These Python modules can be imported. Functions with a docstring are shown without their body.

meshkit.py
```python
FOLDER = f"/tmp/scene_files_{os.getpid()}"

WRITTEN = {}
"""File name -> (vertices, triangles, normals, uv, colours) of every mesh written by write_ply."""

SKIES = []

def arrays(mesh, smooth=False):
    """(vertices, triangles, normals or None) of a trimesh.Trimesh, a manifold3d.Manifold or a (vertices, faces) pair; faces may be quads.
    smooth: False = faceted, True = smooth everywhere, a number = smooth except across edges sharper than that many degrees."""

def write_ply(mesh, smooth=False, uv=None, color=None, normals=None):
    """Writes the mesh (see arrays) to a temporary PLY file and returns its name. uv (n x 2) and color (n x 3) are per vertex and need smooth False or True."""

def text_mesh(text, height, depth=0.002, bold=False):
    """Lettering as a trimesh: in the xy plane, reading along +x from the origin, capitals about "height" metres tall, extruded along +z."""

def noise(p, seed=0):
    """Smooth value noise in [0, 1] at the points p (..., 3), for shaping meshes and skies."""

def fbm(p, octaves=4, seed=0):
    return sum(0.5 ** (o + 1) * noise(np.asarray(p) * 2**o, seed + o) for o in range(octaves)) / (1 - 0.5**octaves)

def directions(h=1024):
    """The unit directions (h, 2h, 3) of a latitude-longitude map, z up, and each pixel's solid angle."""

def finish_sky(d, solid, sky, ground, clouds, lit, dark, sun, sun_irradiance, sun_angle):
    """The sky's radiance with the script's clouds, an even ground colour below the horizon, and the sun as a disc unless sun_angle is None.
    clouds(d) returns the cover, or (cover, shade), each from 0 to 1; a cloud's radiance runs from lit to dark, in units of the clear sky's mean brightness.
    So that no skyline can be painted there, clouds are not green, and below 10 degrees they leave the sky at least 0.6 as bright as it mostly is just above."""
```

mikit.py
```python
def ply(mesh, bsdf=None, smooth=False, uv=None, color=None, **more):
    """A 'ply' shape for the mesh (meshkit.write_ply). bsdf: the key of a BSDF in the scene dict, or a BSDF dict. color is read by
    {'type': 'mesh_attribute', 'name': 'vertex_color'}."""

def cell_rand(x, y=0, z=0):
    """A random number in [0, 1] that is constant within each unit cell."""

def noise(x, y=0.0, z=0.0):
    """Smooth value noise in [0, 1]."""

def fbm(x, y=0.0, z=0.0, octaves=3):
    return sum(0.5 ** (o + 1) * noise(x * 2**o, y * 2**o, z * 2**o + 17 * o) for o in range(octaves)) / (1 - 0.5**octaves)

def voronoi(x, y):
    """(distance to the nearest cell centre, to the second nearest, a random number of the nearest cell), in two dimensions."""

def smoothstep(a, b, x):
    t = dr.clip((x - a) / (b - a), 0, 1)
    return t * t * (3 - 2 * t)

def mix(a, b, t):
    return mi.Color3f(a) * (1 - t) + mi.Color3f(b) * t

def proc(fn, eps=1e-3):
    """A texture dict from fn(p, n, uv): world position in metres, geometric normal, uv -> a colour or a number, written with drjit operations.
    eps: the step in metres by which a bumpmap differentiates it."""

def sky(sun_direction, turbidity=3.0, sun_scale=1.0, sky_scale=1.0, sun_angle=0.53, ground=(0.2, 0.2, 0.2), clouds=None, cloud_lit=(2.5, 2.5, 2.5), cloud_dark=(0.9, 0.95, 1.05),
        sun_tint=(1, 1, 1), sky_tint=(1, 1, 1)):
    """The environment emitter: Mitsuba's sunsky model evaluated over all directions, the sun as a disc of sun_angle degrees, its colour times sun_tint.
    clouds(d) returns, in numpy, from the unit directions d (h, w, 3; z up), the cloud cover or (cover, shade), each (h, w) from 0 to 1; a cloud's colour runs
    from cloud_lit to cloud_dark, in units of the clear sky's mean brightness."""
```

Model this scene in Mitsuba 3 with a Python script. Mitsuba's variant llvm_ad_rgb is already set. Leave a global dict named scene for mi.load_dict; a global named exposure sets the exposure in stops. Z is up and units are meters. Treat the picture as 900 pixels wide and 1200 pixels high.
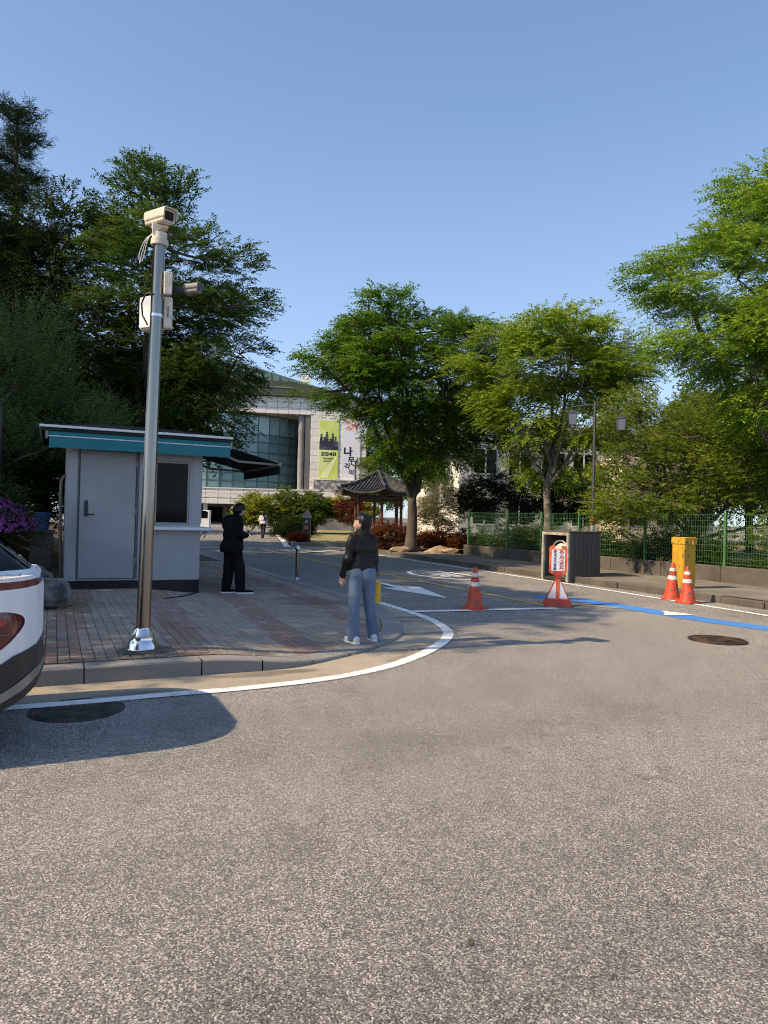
import math, numpy as np, trimesh, manifold3d as m3, mitsuba as mi, mikit, meshkit, drjit as dr
from shapely.geometry import Polygon, LineString, Point, box as sbox
from shapely import affinity
from mikit import noise, fbm, voronoi, cell_rand, smoothstep, mix
T = mi.ScalarTransform4f
PI = math.pi
scene, labels = {}, {}

# ------------------------------------------------------------------ camera, sky, exposure
YAW, ROLL, PITCH = math.radians(25), math.radians(1.4), math.atan(7/832)
_f = np.array([math.sin(YAW), math.cos(YAW), 0]); _r = np.array([math.cos(YAW), -math.sin(YAW), 0]); _u = np.array([0, 0, 1.0])
_fw = _f*math.cos(PITCH) + _u*math.sin(PITCH); _up = _u*math.cos(PITCH) - _f*math.sin(PITCH)
_upc = math.cos(ROLL)*_up - math.sin(ROLL)*_r
CAM = np.array([0, 0, 1.6])
scene['camera'] = {'type': 'perspective', 'fov': 56.8, 'fov_axis': 'x', 'near_clip': 0.05, 'far_clip': 2000.0,
                   'to_world': T().look_at(origin=CAM.tolist(), target=(CAM + _fw).tolist(), up=_upc.tolist())}
SUN_EL, SUN_AZ = math.radians(39), math.radians(1.5)          # shadows run along +x, a touch towards -y
SUN = [-math.cos(SUN_EL)*math.cos(SUN_AZ), math.cos(SUN_EL)*math.sin(SUN_AZ), math.sin(SUN_EL)]
def thin_haze(d): return .05 + .20*np.clip(1 - d[..., 2]*2.0, 0, 1) + .05*(meshkit.fbm(d*np.array([2.0, 2.0, 5.0]) + 4, 4) - .5)     # an even, very thin high veil
scene['sky'] = mikit.sky(SUN, turbidity=3.0, sky_scale=1.55, ground=(0.16, 0.15, 0.13), sun_tint=(1.05, 1.0, .93), sky_tint=(1.06, 1.0, 1.0), clouds=thin_haze, cloud_lit=(1.3, 1.5, 2.0))
exposure = 2.0

# ------------------------------------------------------------------ helpers
def num(key):
    if key not in scene and key not in labels: return key
    i = 1
    while f'{key}_{i:03d}' in scene or f'{key}_{i:03d}' in labels: i += 1
    return f'{key}_{i:03d}'
def lab(key, label=None, cat=None, group=None, kind=None):
    d = labels.setdefault(key, {})
    for k, v in (('label', label), ('category', cat), ('group', group), ('kind', kind)):
        if v: d[k] = v
def thing(name, label, cat, group=None):
    key = num(name); lab(key, label, cat, group); return key
def obj(name, mesh, mat, parent=None, smooth=False, tw=None, kind=None, label=None, cat=None, group=None, **kw):
    key = num(f'{parent}__{name}' if parent else name)
    d = mesh if isinstance(mesh, dict) else mikit.ply(mesh, mat, smooth=smooth, **kw)
    if tw is not None: d = {**d, 'to_world': tw}
    scene[key] = d
    if label or cat or kind or group: lab(key, label, cat, group, kind)
    return key
def struct(name, mesh, mat, label=None, **kw): return obj(name, mesh, mat, kind='structure', label=label, **kw)
def hull(pts): return trimesh.Trimesh(*_hull(np.asarray(pts, float)), process=False)
def _hull(p):
    h = trimesh.convex.convex_hull(p); return h.vertices, h.faces
def cbox(sx, sy, sz, c=(0, 0, 0), ch=0.0):
    """Box of full size s centred at c, its edges chamfered by ch."""
    if ch <= 0:
        b = trimesh.creation.box((sx, sy, sz)); b.apply_translation(c); return b
    h = np.array([sx, sy, sz])/2; P = []
    for a in range(3):
        for s in np.ndindex(2, 2, 2):
            q = (np.array(s)*2 - 1)*(h - ch); q[a] = (s[a]*2 - 1)*h[a]; P.append(q)
    m = hull(P); m.apply_translation(c); return m
def bx(x0, x1, y0, y1, z0, z1, ch=0.0): return cbox(x1-x0, y1-y0, z1-z0, ((x0+x1)/2, (y0+y1)/2, (z0+z1)/2), ch)
def cat(*ms): return trimesh.util.concatenate([m for m in ms if m is not None])
def tube(pts, rad, sides=8, cap=True):
    p = np.asarray(pts, float); n = len(p); rad = np.broadcast_to(rad, (n,))
    t = np.gradient(p, axis=0); t /= np.linalg.norm(t, axis=1, keepdims=True) + 1e-12
    a = np.cross(t[0], [0, 0, 1.0] if abs(t[0][2]) < .9 else [1.0, 0, 0]); a /= np.linalg.norm(a); A = [a]
    for i in range(1, n):
        a = a - t[i]*(a @ t[i]); a /= np.linalg.norm(a) + 1e-12; A.append(a)
    A = np.array(A); B = np.cross(t, A); ang = np.arange(sides)*2*PI/sides
    v = (p[:, None] + rad[:, None, None]*(np.cos(ang)[None, :, None]*A[:, None] + np.sin(ang)[None, :, None]*B[:, None])).reshape(-1, 3)
    i, j = np.meshgrid(np.arange(n-1), np.arange(sides), indexing='ij'); j2 = (j+1) % sides
    q = np.stack([i*sides+j, i*sides+j2, (i+1)*sides+j2, (i+1)*sides+j], -1).reshape(-1, 4)
    f = np.vstack([q[:, [0, 1, 2]], q[:, [0, 2, 3]]])
    if cap:
        k = np.arange(1, sides-1)
        f = np.vstack([f, np.stack([k*0, k+1, k], 1), np.stack([k*0, k, k+1], 1) + (n-1)*sides])
    return trimesh.Trimesh(v, f, process=False)
def lathe(prof, sides=32, c=(0, 0, 0)):
    p = np.asarray(prof, float); n = len(p); ang = np.arange(sides)*2*PI/sides
    v = np.stack([p[:, None, 0]*np.cos(ang), p[:, None, 0]*np.sin(ang), np.broadcast_to(p[:, None, 1], (n, sides))], -1).reshape(-1, 3) + np.array(c)
    i, j = np.meshgrid(np.arange(n-1), np.arange(sides), indexing='ij'); j2 = (j+1) % sides
    q = np.stack([i*sides+j, i*sides+j2, (i+1)*sides+j2, (i+1)*sides+j], -1).reshape(-1, 4)
    return trimesh.Trimesh(v, np.vstack([q[:, [0, 1, 2]], q[:, [0, 2, 3]]]), process=False)
def ext(poly, h, z0=0.0):
    ms = []
    for g in getattr(poly, 'geoms', [poly]):
        if g.is_empty or g.area < 1e-9: continue
        m = trimesh.creation.extrude_polygon(g, h, engine='earcut'); m.apply_translation((0, 0, z0)); ms.append(m)
    return cat(*ms)
def rot(m, deg, ax=(0, 0, 1), pt=(0, 0, 0)):
    m = m.copy(); m.apply_transform(trimesh.transformations.rotation_matrix(math.radians(deg), ax, pt)); return m
def mv(m, x, y, z):
    m = m.copy(); m.apply_translation((x, y, z)); return m
def frame(o, xd, yd, zd=(0, 0, 1)):
    M = np.eye(4); M[:3, 0], M[:3, 1], M[:3, 2], M[:3, 3] = xd, yd, zd, o; return M
def apply(m, M):
    m = m.copy(); m.apply_transform(M); return m
def sheet(poly, zf, step=0.6):
    """A flat polygon as a triangulated sheet whose height is zf(x, y)."""
    v, f = trimesh.creation.triangulate_polygon(poly, engine='earcut')
    m = trimesh.Trimesh(np.column_stack([v, np.zeros(len(v))]), f, process=False)
    n = np.cross(m.vertices[f[:, 1]] - m.vertices[f[:, 0]], m.vertices[f[:, 2]] - m.vertices[f[:, 0]])[:, 2]
    F = np.array(f); F[n < 0] = F[n < 0][:, ::-1]
    V, F = trimesh.remesh.subdivide_to_size(m.vertices, F, step, max_iter=14)
    V = np.array(V); V[:, 2] = zf(V[:, 0], V[:, 1]); return trimesh.Trimesh(V, F, process=False)
def band(pts, w0, w1=None):
    """Polygon band around a polyline, from offset w0 (left) to w1."""
    l = LineString(pts); return l.buffer(w0, cap_style=2, join_style=1) if w1 is None else None
def spline(pts, n=12):
    p = np.asarray(pts, float); q = np.vstack([2*p[0]-p[1], p, 2*p[-1]-p[-2]]); out = []
    for i in range(1, len(q)-2):
        t = np.linspace(0, 1, n, endpoint=False)[:, None]; a, b, c, d = q[i-1:i+3]
        out.append(.5*(2*b + (c-a)*t + (2*a-5*b+4*c-d)*t**2 + (3*b-a-3*c+d)*t**3))
    return np.vstack(out + [p[-1:]])
def nets(f, lo, hi, h):
    """Surface nets: the zero surface of f(points) as a mesh (f < 0 inside)."""
    lo, hi = np.asarray(lo, float), np.asarray(hi, float); n = np.ceil((hi-lo)/h).astype(int) + 1
    g = np.stack(np.meshgrid(*[lo[k] + h*np.arange(n[k]) for k in range(3)], indexing='ij'), -1)
    d = f(g.reshape(-1, 3)).reshape(n); ins = d < 0
    acc = np.zeros((*(n-1), 3)); cnt = np.zeros(n-1)
    C = [(a, b, c) for a in (0, 1) for b in (0, 1) for c in (0, 1)]; sl = lambda o: tuple(slice(o[k], n[k]-1+o[k]) for k in range(3))
    for a in C:
        for k in range(3):
            if a[k]: continue
            b = tuple(a[i] + (i == k) for i in range(3)); da, db = d[sl(a)], d[sl(b)]; x = ins[sl(a)] != ins[sl(b)]
            t = np.where(x, da/np.where(x, da-db, 1), 0)
            off = np.zeros((*(n-1), 3)); off[:] = a; off[..., k] += t; acc += off*x[..., None]; cnt += x
    act = cnt > 0; idx = -np.ones(n-1, int); idx[act] = np.arange(act.sum())
    V = lo + h*(np.argwhere(act) + acc[act]/cnt[act][:, None]); F = []
    for k in range(3):
        u, v = (k+1) % 3, (k+2) % 3
        s0 = [slice(None)]*3; s0[k] = slice(0, n[k]-1); s1 = [slice(None)]*3; s1[k] = slice(1, n[k])
        x = ins[tuple(s0)] != ins[tuple(s1)]; e = np.argwhere(x); e = e[(e[:, u] > 0) & (e[:, v] > 0) & (e[:, u] < n[u]-1) & (e[:, v] < n[v]-1)]
        st = ins[tuple(e.T)]; c = []
        for du, dv in ((1, 1), (0, 1), (0, 0), (1, 0)):
            q = e.copy(); q[:, u] -= du; q[:, v] -= dv; c.append(idx[tuple(q.T)])
        q = np.stack(c, 1); q[~st] = q[~st][:, ::-1]; F.append(q)
    q = np.vstack(F); return trimesh.Trimesh(V, np.vstack([q[:, [0, 1, 2]], q[:, [0, 2, 3]]]), process=False)
def smin(a, b, k):
    h = np.clip(.5 + .5*(b-a)/k, 0, 1); return b*(1-h) + a*h - k*h*(1-h)
def bone(p, a, b, ra, rb):
    a, b = np.asarray(a, float), np.asarray(b, float); ab = b-a; t = np.clip((p-a) @ ab/(ab @ ab + 1e-12), 0, 1)
    return np.linalg.norm(p - a - t[:, None]*ab, axis=1) - (ra + (rb-ra)*t)
def ell(p, c, r):
    r = np.asarray(r, float); q = (p - np.asarray(c, float))/r; l = np.linalg.norm(q, axis=1); return (l-1)*np.minimum.reduce(r)

# ------------------------------------------------------------------ materials
def mat(key, d): scene[key] = d; return key
def two(d): return {'type': 'twosided', 'b': d}
def rgb(c): return {'type': 'rgb', 'value': list(map(float, c))}
def pr(c, rough=.7, **k):
    return {'type': 'principled', 'base_color': rgb(c) if isinstance(c, (tuple, list)) else c, 'roughness': rough, **k}
def mottled(c1, c2, f=3.0, lo=.3, hi=.7, oct=3): return mikit.proc(lambda p, n, uv: mix(c1, c2, smoothstep(lo, hi, fbm(p.x*f, p.y*f, p.z*f, oct))))
def bump(d, fn, scale=1.0, eps=2e-3): return {'type': 'bumpmap', 'a': mikit.proc(fn, eps), 'scale': scale, 'b': d}

def asphalt_col(p, n, uv):
    d1, d2, r = voronoi(p.x*145, p.y*145); e1, e2, s = voronoi(p.x*240 + 7, p.y*240)
    stone = mix(mix((.048, .046, .045), (.192, .180, .164), smoothstep(.16, .52, r)), (.54, .515, .465), smoothstep(.64, 1., r))
    edge = smoothstep(.02, .22, d2-d1)
    c = mix(mix((.045, .041, .038), (.245, .23, .208), s*s), stone, edge*.8)
    big = fbm(p.x*.45, p.y*.45, 3, 3); mid = fbm(p.x*2.3, p.y*2.3, 9, 3); fine = fbm(p.x*9, p.y*9, 2, 3); grit = .55*noise(p.x*48, p.y*48) + .45*noise(p.x*23 + 5, p.y*23)
    track = fbm(p.x*.22, p.y*1.5, 6, 3)                                     # wheel-polished streaks along the main road
    side = smoothstep(10.2, 11.4, p.y + .25*fbm(p.x*2, p.y*2, 1, 2))      # the side road is an older, greyer surfacing
    c = mix(c, (.135, .130, .121), .04 + .5*side)
    c = c*(.36 + .26*big + .14*mid + .20*fine + .26*track + .44*grit)*1.27
    stain = smoothstep(.64, .8, fbm(p.x*.9 + 31, p.y*.9, 5, 4)); drip = smoothstep(.74, .82, fbm(p.x*4.1 + 3, p.y*4.1, 8, 3))
    return c*(1 - .18*stain)*(1 - .22*drip)
mat('m_asphalt', bump(pr(mikit.proc(asphalt_col), .85), lambda p, n, uv: -0.0024*voronoi(p.x*145, p.y*145)[0] + .0006*noise(p.x*300, p.y*300), eps=1.2e-3))
def speck(a, b, f, mid=(.5,), k=1.0): 
    return mikit.proc(lambda p, n, uv: mix(a, b, k*(.55*fbm(p.x*f, p.y*f, p.z*f, 2) + .45*fbm(p.x*1.7, p.y*1.7, p.z*1.7, 3))))
def gutter_col(p, n, uv):
    c = mix((.22, .19, .145), (.40, .35, .27), .5*fbm(p.x*60, p.y*60, 0, 2) + .5*fbm(p.x*2, p.y*6, 2, 3))
    return c*(1 - .45*smoothstep(.55, .75, fbm(p.x*1.3, p.y*4, 4, 4)))
mat('m_gutter', pr(mikit.proc(gutter_col), .9))
mat('m_granite', pr(mikit.proc(lambda p, n, uv: mix((.115, .112, .107), (.30, .29, .272), .55*noise(p.x*160, p.y*160, p.z*160) + .45*fbm(p.x*1.5, p.y*1.5, p.z*9, 3))), .75))
def paver(a, b): return pr(mikit.proc(lambda p, n, uv: mix(a, b, .4*noise(p.x*110, p.y*110) + .6*fbm(p.x*1.1, p.y*1.1, 3, 4))*(1 - .35*smoothstep(.55, .8, fbm(p.x*.7+9, p.y*.7, 1, 4)))), .9)
mat('m_paver_grey', paver((.195, .160, .126), (.315, .272, .222)))
mat('m_paver_pale', paver((.225, .19, .15), (.345, .302, .25)))
mat('m_paver_red', paver((.19, .125, .10), (.285, .20, .162)))
mat('m_joint', pr(mottled((.045, .038, .028), (.10, .085, .06), 6), .95))
def worn(c, under=(.12, .11, .098), amt=.5):
    def fn(p, n, uv):
        d1, d2, r = voronoi(p.x*125, p.y*125); w = .55*fbm(p.x*6, p.y*6, 0, 4) + .25*noise(p.x*40, p.y*40) + .20*(1 - smoothstep(.0, .3, d2-d1)) 
        return mix(c, under, smoothstep(amt, amt+.14, w))*(.80 + .2*fbm(p.x*1.2, p.y*1.2, 3, 2) + .14*r)
    return mikit.proc(fn)
mat('m_white_line', pr(worn((.76, .755, .73), amt=.60), .7))
mat('m_white_old', pr(worn((.72, .72, .71), amt=.66), .8))
mat('m_yellow_line', pr(worn((.60, .41, .08), amt=.585), .8))
mat('m_blue_line', pr(worn((.045, .20, .56), amt=.58), .7))
mat('m_tan_line', pr(worn((.30, .24, .15), amt=.45), .9))
mat('m_iron', bump(pr(mottled((.05, .035, .025), (.13, .085, .055), 9), .6, metallic=.5), lambda p, n, uv: .004*smoothstep(.35, .5, dr.abs(dr.sin(p.x*62)*dr.sin(p.y*62)))))
mat('m_iron_dark', pr(mottled((.032, .027, .023), (.075, .062, .05), 12), .7, metallic=.3))
mat('m_soil', pr(mottled((.07, .052, .035), (.16, .125, .085), 4), 1.0))
mat('m_lawn', pr(mikit.proc(lambda p, n, uv: mix((.20, .16, .085), (.13, .15, .06), smoothstep(.35, .7, fbm(p.x*.6, p.y*.6, 0, 4)))*(.7+.6*noise(p.x*9, p.y*9))), 1.0))
mat('m_grass', pr(mottled((.03, .06, .015), (.07, .11, .03), 3), 1.0))
mat('m_plaza', pr(mottled((.16, .155, .15), (.24, .235, .23), .8), .9))
mat('m_kiosk', pr(mikit.proc(lambda p, n, uv: mix((.36, .37, .375), (.26, .262, .255), smoothstep(.45, .85, .6*fbm(p.x*3, p.y*3, p.z*.9, 4) + .4*fbm(p.x*17, p.y*17, p.z*.7, 3)))), .5))
mat('m_door', pr(mottled((.29, .30, .312), (.345, .355, .362), 1.6, oct=4), .42))
mat('m_seam', pr((.10, .10, .11), .6))
mat('m_plinth', pr(mottled((.010, .010, .012), (.024, .023, .023), 5), .8))
mat('m_teal', pr(mikit.proc(lambda p, n, uv: mix((.015, .20, .23), (.02, .155, .18), fbm(p.x*1.5, p.y*3, p.z*9, 3))), .75))
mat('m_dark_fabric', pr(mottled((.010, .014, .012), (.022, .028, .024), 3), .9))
mat('m_shingle', pr(mottled((.03, .028, .028), (.075, .07, .068), 6), .95))
mat('m_white_metal', pr((.72, .73, .74), .35))
mat('m_bracket', pr((.30, .29, .28), .5, metallic=.3))
mat('m_steel', pr(mikit.proc(lambda p, n, uv: mix((.32, .305, .28), (.235, .225, .205), fbm(p.x*40, p.y*40, p.z*1.2, 3))), .19, metallic=1.0))
mat('m_chrome', pr((.78, .78, .77), .10, metallic=1.0))
mat('m_beige', pr(mottled((.52, .48, .39), (.66, .62, .52), 9), .5))
mat('m_black_plastic', pr((.02, .02, .021), .4))
mat('m_grey_plastic', pr((.17, .17, .17), .5))
mat('m_glass_dark', pr((.005, .006, .007), .05, specular=.14))
mat('m_lens', pr((.025, .010, .008), .15, specular=.12))
mat('m_car_white', pr((.75, .76, .78), .25, clearcoat=1.0, clearcoat_gloss=.95))
mat('m_car_black', pr((.018, .018, .019), .45))
mat('m_car_silver', pr((.28, .30, .33), .3, metallic=.8))
mat('m_car_red', pr((.10, .005, .006), .12, clearcoat=1.0, specular=.6))
mat('m_car_redbright', pr((.36, .025, .015), .15, clearcoat=1.0))
mat('m_rubber', pr((.02, .02, .02), .8))
mat('m_skin', pr((.50, .31, .22), .5, specular=.4))
mat('m_lip', pr((.40, .12, .10), .45))
mat('m_hair', pr((.008, .007, .007), .42, specular=.35))
mat('m_leather', pr(mottled((.005, .005, .005), (.010, .009, .009), 12), .46, specular=.35))
mat('m_black_cloth', pr(mottled((.005, .005, .006), (.010, .010, .012), 8), .9, specular=.15))
mat('m_denim', pr(mikit.proc(lambda p, n, uv: mix((.050, .088, .155), (.15, .215, .32), .65*fbm(p.x*7, p.y*7, p.z*3.5, 3) + .35*noise(p.x*150, p.y*150, p.z*150))), .85, sheen=.3))
mat('m_white_cloth', pr((.62, .62, .61), .8))
mat('m_navy_cloth', pr((.012, .014, .026), .85))
mat('m_sole', pr((.75, .75, .74), .6))
mat('m_yellow_bag', pr((.62, .43, .035), .6))
mat('m_cone', pr(mikit.proc(lambda p, n, uv: mix(mix((.60, .07, .025), (.42, .055, .026), smoothstep(.35, .75, fbm(p.x*8, p.y*8, p.z*8, 3))), (.20, .085, .055), smoothstep(.58, .74, fbm(p.x*22, p.y*22, p.z*14, 4)))), .45))
mat('m_cone_band', pr(mottled((.72, .70, .66), (.42, .39, .35), 20, .35, .85, 4), .5))
mat('m_sign_red', pr(mottled((.48, .05, .026), (.28, .045, .03), 13, .35, .85, 4), .4))
mat('m_sign_orange', pr(mottled((.74, .15, .045), (.62, .11, .035), 9), .4))
mat('m_sign_white', pr((.74, .75, .76), .4))
mat('m_ink_blue', pr((.03, .035, .17), .5))
mat('m_ink_red', pr((.28, .02, .03), .5))
mat('m_ink_black', pr((.015, .015, .018), .6))
mat('m_fence', pr(mottled((.045, .145, .05), (.075, .195, .078), 6), .5))
mat('m_concrete', pr(mikit.proc(lambda p, n, uv: mix((.055, .049, .041), (.165, .148, .124), fbm(p.x*2.2, p.y*2.2, p.z*1.4, 4))*(.75 + .35*fbm(p.x*30, p.y*30, p.z*30, 2))), .95))
mat('m_slab', pr(mikit.proc(lambda p, n, uv: mix((.075, .067, .056), (.185, .168, .145), fbm(p.x*1.1, p.y*1.1, 0, 4))*(.8 + .3*noise(p.x*90, p.y*90))), .95))
mat('m_cab_side', pr(mikit.proc(lambda p, n, uv: mix((.06, .053, .046), (.11, .098, .085), fbm(p.x*16, p.y*16, p.z*1.1, 3))), .85))
mat('m_cab_frame', pr(mottled((.28, .24, .19), (.42, .37, .30), 7), .8))
mat('m_cab_in', pr((.03, .027, .024), .9))
mat('m_ybox', pr(mikit.proc(lambda p, n, uv: mix(mix((.58, .33, .02), (.40, .22, .025), smoothstep(.35, .75, fbm(p.x*9, p.y*9, p.z*1.6, 4))), (.14, .10, .06), smoothstep(.60, .72, fbm(p.x*13 + 3, p.y*13, p.z*9, 4)))), .5))
mat('m_lamp_pole', pr((.10, .10, .105), .4, metallic=.5))
mat('m_galv', pr((.45, .46, .47), .4, metallic=.6))
mat('m_rust', pr(mottled((.20, .09, .03), (.36, .20, .08), 20), .85))
mat('m_lantern', pr((.12, .15, .20), .25, specular=.6))
mat('m_bark', bump(pr(mikit.proc(lambda p, n, uv: mix((.045, .036, .028), (.13, .11, .09), fbm(p.x*9, p.y*9, p.z*3, 4))), .95), lambda p, n, uv: .02*fbm(p.x*22, p.y*22, p.z*6, 3), eps=4e-3))
mat('m_bark_grey', pr(mottled((.10, .09, .078), (.22, .20, .175), 6), .95))
def leafmat(key, trans=.9, rough=.55): mat(key, {'type': 'principledthin', 'base_color': {'type': 'mesh_attribute', 'name': 'vertex_color'}, 'roughness': rough, 'diff_trans': trans, 'spec_trans': 0.0, 'eta': 1.4})
leafmat('m_leaf', .95); leafmat('m_needle', .35)
mat('m_stone_panel', pr(mikit.proc(lambda p, n, uv: mix((.70, .67, .615), (.79, .76, .70), .5*fbm(p.x*.5, p.y*.5, p.z*1.5, 3) + .5*noise(p.x*7, p.y*7, p.z*7))), .8))
mat('m_stone_panel_dark', pr(mottled((.65, .62, .57), (.73, .70, .65), 3), .8))
mat('m_stone_joint', pr((.17, .16, .145), .9))
mat('m_mgrey', pr((.13, .13, .13), .7))
mat('m_mwall', pr(mottled((.20, .195, .19), (.27, .265, .26), 1.0), .8))
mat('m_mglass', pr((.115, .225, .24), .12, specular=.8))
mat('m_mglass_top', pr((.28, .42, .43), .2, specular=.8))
mat('m_mullion', pr((.07, .11, .115), .4, metallic=.4))
mat('m_mroof', pr(mottled((.13, .20, .17), (.20, .27, .23), .6), .5, metallic=.2))
mat('m_mfascia', pr(mottled((.045, .06, .035), (.075, .09, .06), .5), .7))
mat('m_granite_mottled', pr(mikit.proc(lambda p, n, uv: mix((.16, .155, .15), (.44, .43, .40), smoothstep(.35, .65, noise(p.x*3, p.y*3, p.z*3)))), .8))
mat('m_ban_green', pr(mikit.proc(lambda p, n, uv: mix((.55, .66, .13), (.66, .74, .30), smoothstep(.4, .6, fbm(p.x*.7, p.y*.7, p.z*.35, 2)))), .7))
mat('m_ban_pale', pr((.76, .80, .42), .7))
mat('m_ban_navy', pr(mottled((.02, .022, .04), (.10, .10, .13), 1.4), .7))
mat('m_ban_white', pr((.72, .73, .78), .7))
mat('m_ban_pink', pr(mikit.proc(lambda p, n, uv: mix((.74, .66, .62), (.60, .24, .19), smoothstep(.42, .66, fbm(p.x*4.5, p.y*4.5, p.z*4.5, 2)))), .7))
mat('m_tile', pr(mottled((.024, .025, .029), (.065, .067, .073), 5), .7))
mat('m_redwood', pr(mottled((.085, .024, .017), (.13, .038, .026), 4), .6))
mat('m_dancheong', pr(mottled((.04, .06, .05), (.14, .10, .08), 6), .8))
mat('m_mon_dark', pr(mottled((.025, .024, .024), (.07, .066, .062), 5), .5))
mat('m_mon_cap', pr((.30, .295, .28), .8))
mat('m_wall_white', pr(mottled((.60, .58, .53), (.70, .68, .63), .8), .8))
mat('m_wall_cream', pr(mottled((.52, .45, .33), (.62, .55, .42), .8), .8))
mat('m_rock', pr(mottled((.055, .052, .048), (.20, .19, .175), 7, oct=4), .95))
mat('m_rock_tan', pr(mottled((.28, .19, .12), (.48, .36, .25), 4), .95))
mat('m_straw', two(pr((.30, .22, .11), .95)))
mat('m_blue_plastic', pr((.03, .09, .24), .4))
mat('m_pipe', pr((.22, .19, .16), .5, metallic=.4))
mat('m_red_cloth', pr((.42, .06, .03), .7))

# ------------------------------------------------------------------ ground, road, pavements
def ramp(x, y): return np.clip((np.asarray(y) - 36)/36, 0, 1)**1.0*0.5
def gz(x, y): return ramp(x, y)
gx = np.unique(np.concatenate([np.linspace(-300, 300, 31), np.linspace(-20, 60, 41)]))
gy = np.unique(np.concatenate([np.linspace(-100, 500, 31), np.linspace(-8, 120, 65)]))
X, Y = np.meshgrid(gx, gy, indexing='ij'); i, j = np.meshgrid(np.arange(len(gx)-1), np.arange(len(gy)-1), indexing='ij'); w = len(gy)
q = np.stack([i*w+j, (i+1)*w+j, (i+1)*w+j+1, i*w+j+1], -1).reshape(-1, 4)
struct('ground', (np.column_stack([X.ravel(), Y.ravel(), gz(X, Y).ravel()]), q), 'm_asphalt', 'grey asphalt with pale stone chips')

# left pavement outline: straight kerb along x, dropped and swept round the corner into the side road
kerb_out = np.vstack([[(-9.0, 7.10), (1.37, 7.10)], spline([(1.37, 7.10), (2.30, 7.16), (2.95, 7.46), (3.55, 7.84), (4.15, 8.40), (4.56, 9.05), (5.0, 10.15), (5.36, 11.6), (5.45, 13.2)], 10)[1:], [(5.46, 60.0)]])
KERB = LineString(kerb_out)
def pave_z(x, y):
    x, y = np.asarray(x, float), np.asarray(y, float)
    t = np.clip((x - 1.35)/1.5, 0, 1); t = t*t*(3-2*t)
    return .150 - .118*t + ramp(x, y)
pave_poly = Polygon(np.vstack([kerb_out, [(-9, 60)]]))
inner = pave_poly.buffer(-.001).difference(KERB.buffer(.312, cap_style=2))
inner = max(getattr(inner, 'geoms', [inner]), key=lambda g: g.area)
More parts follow.
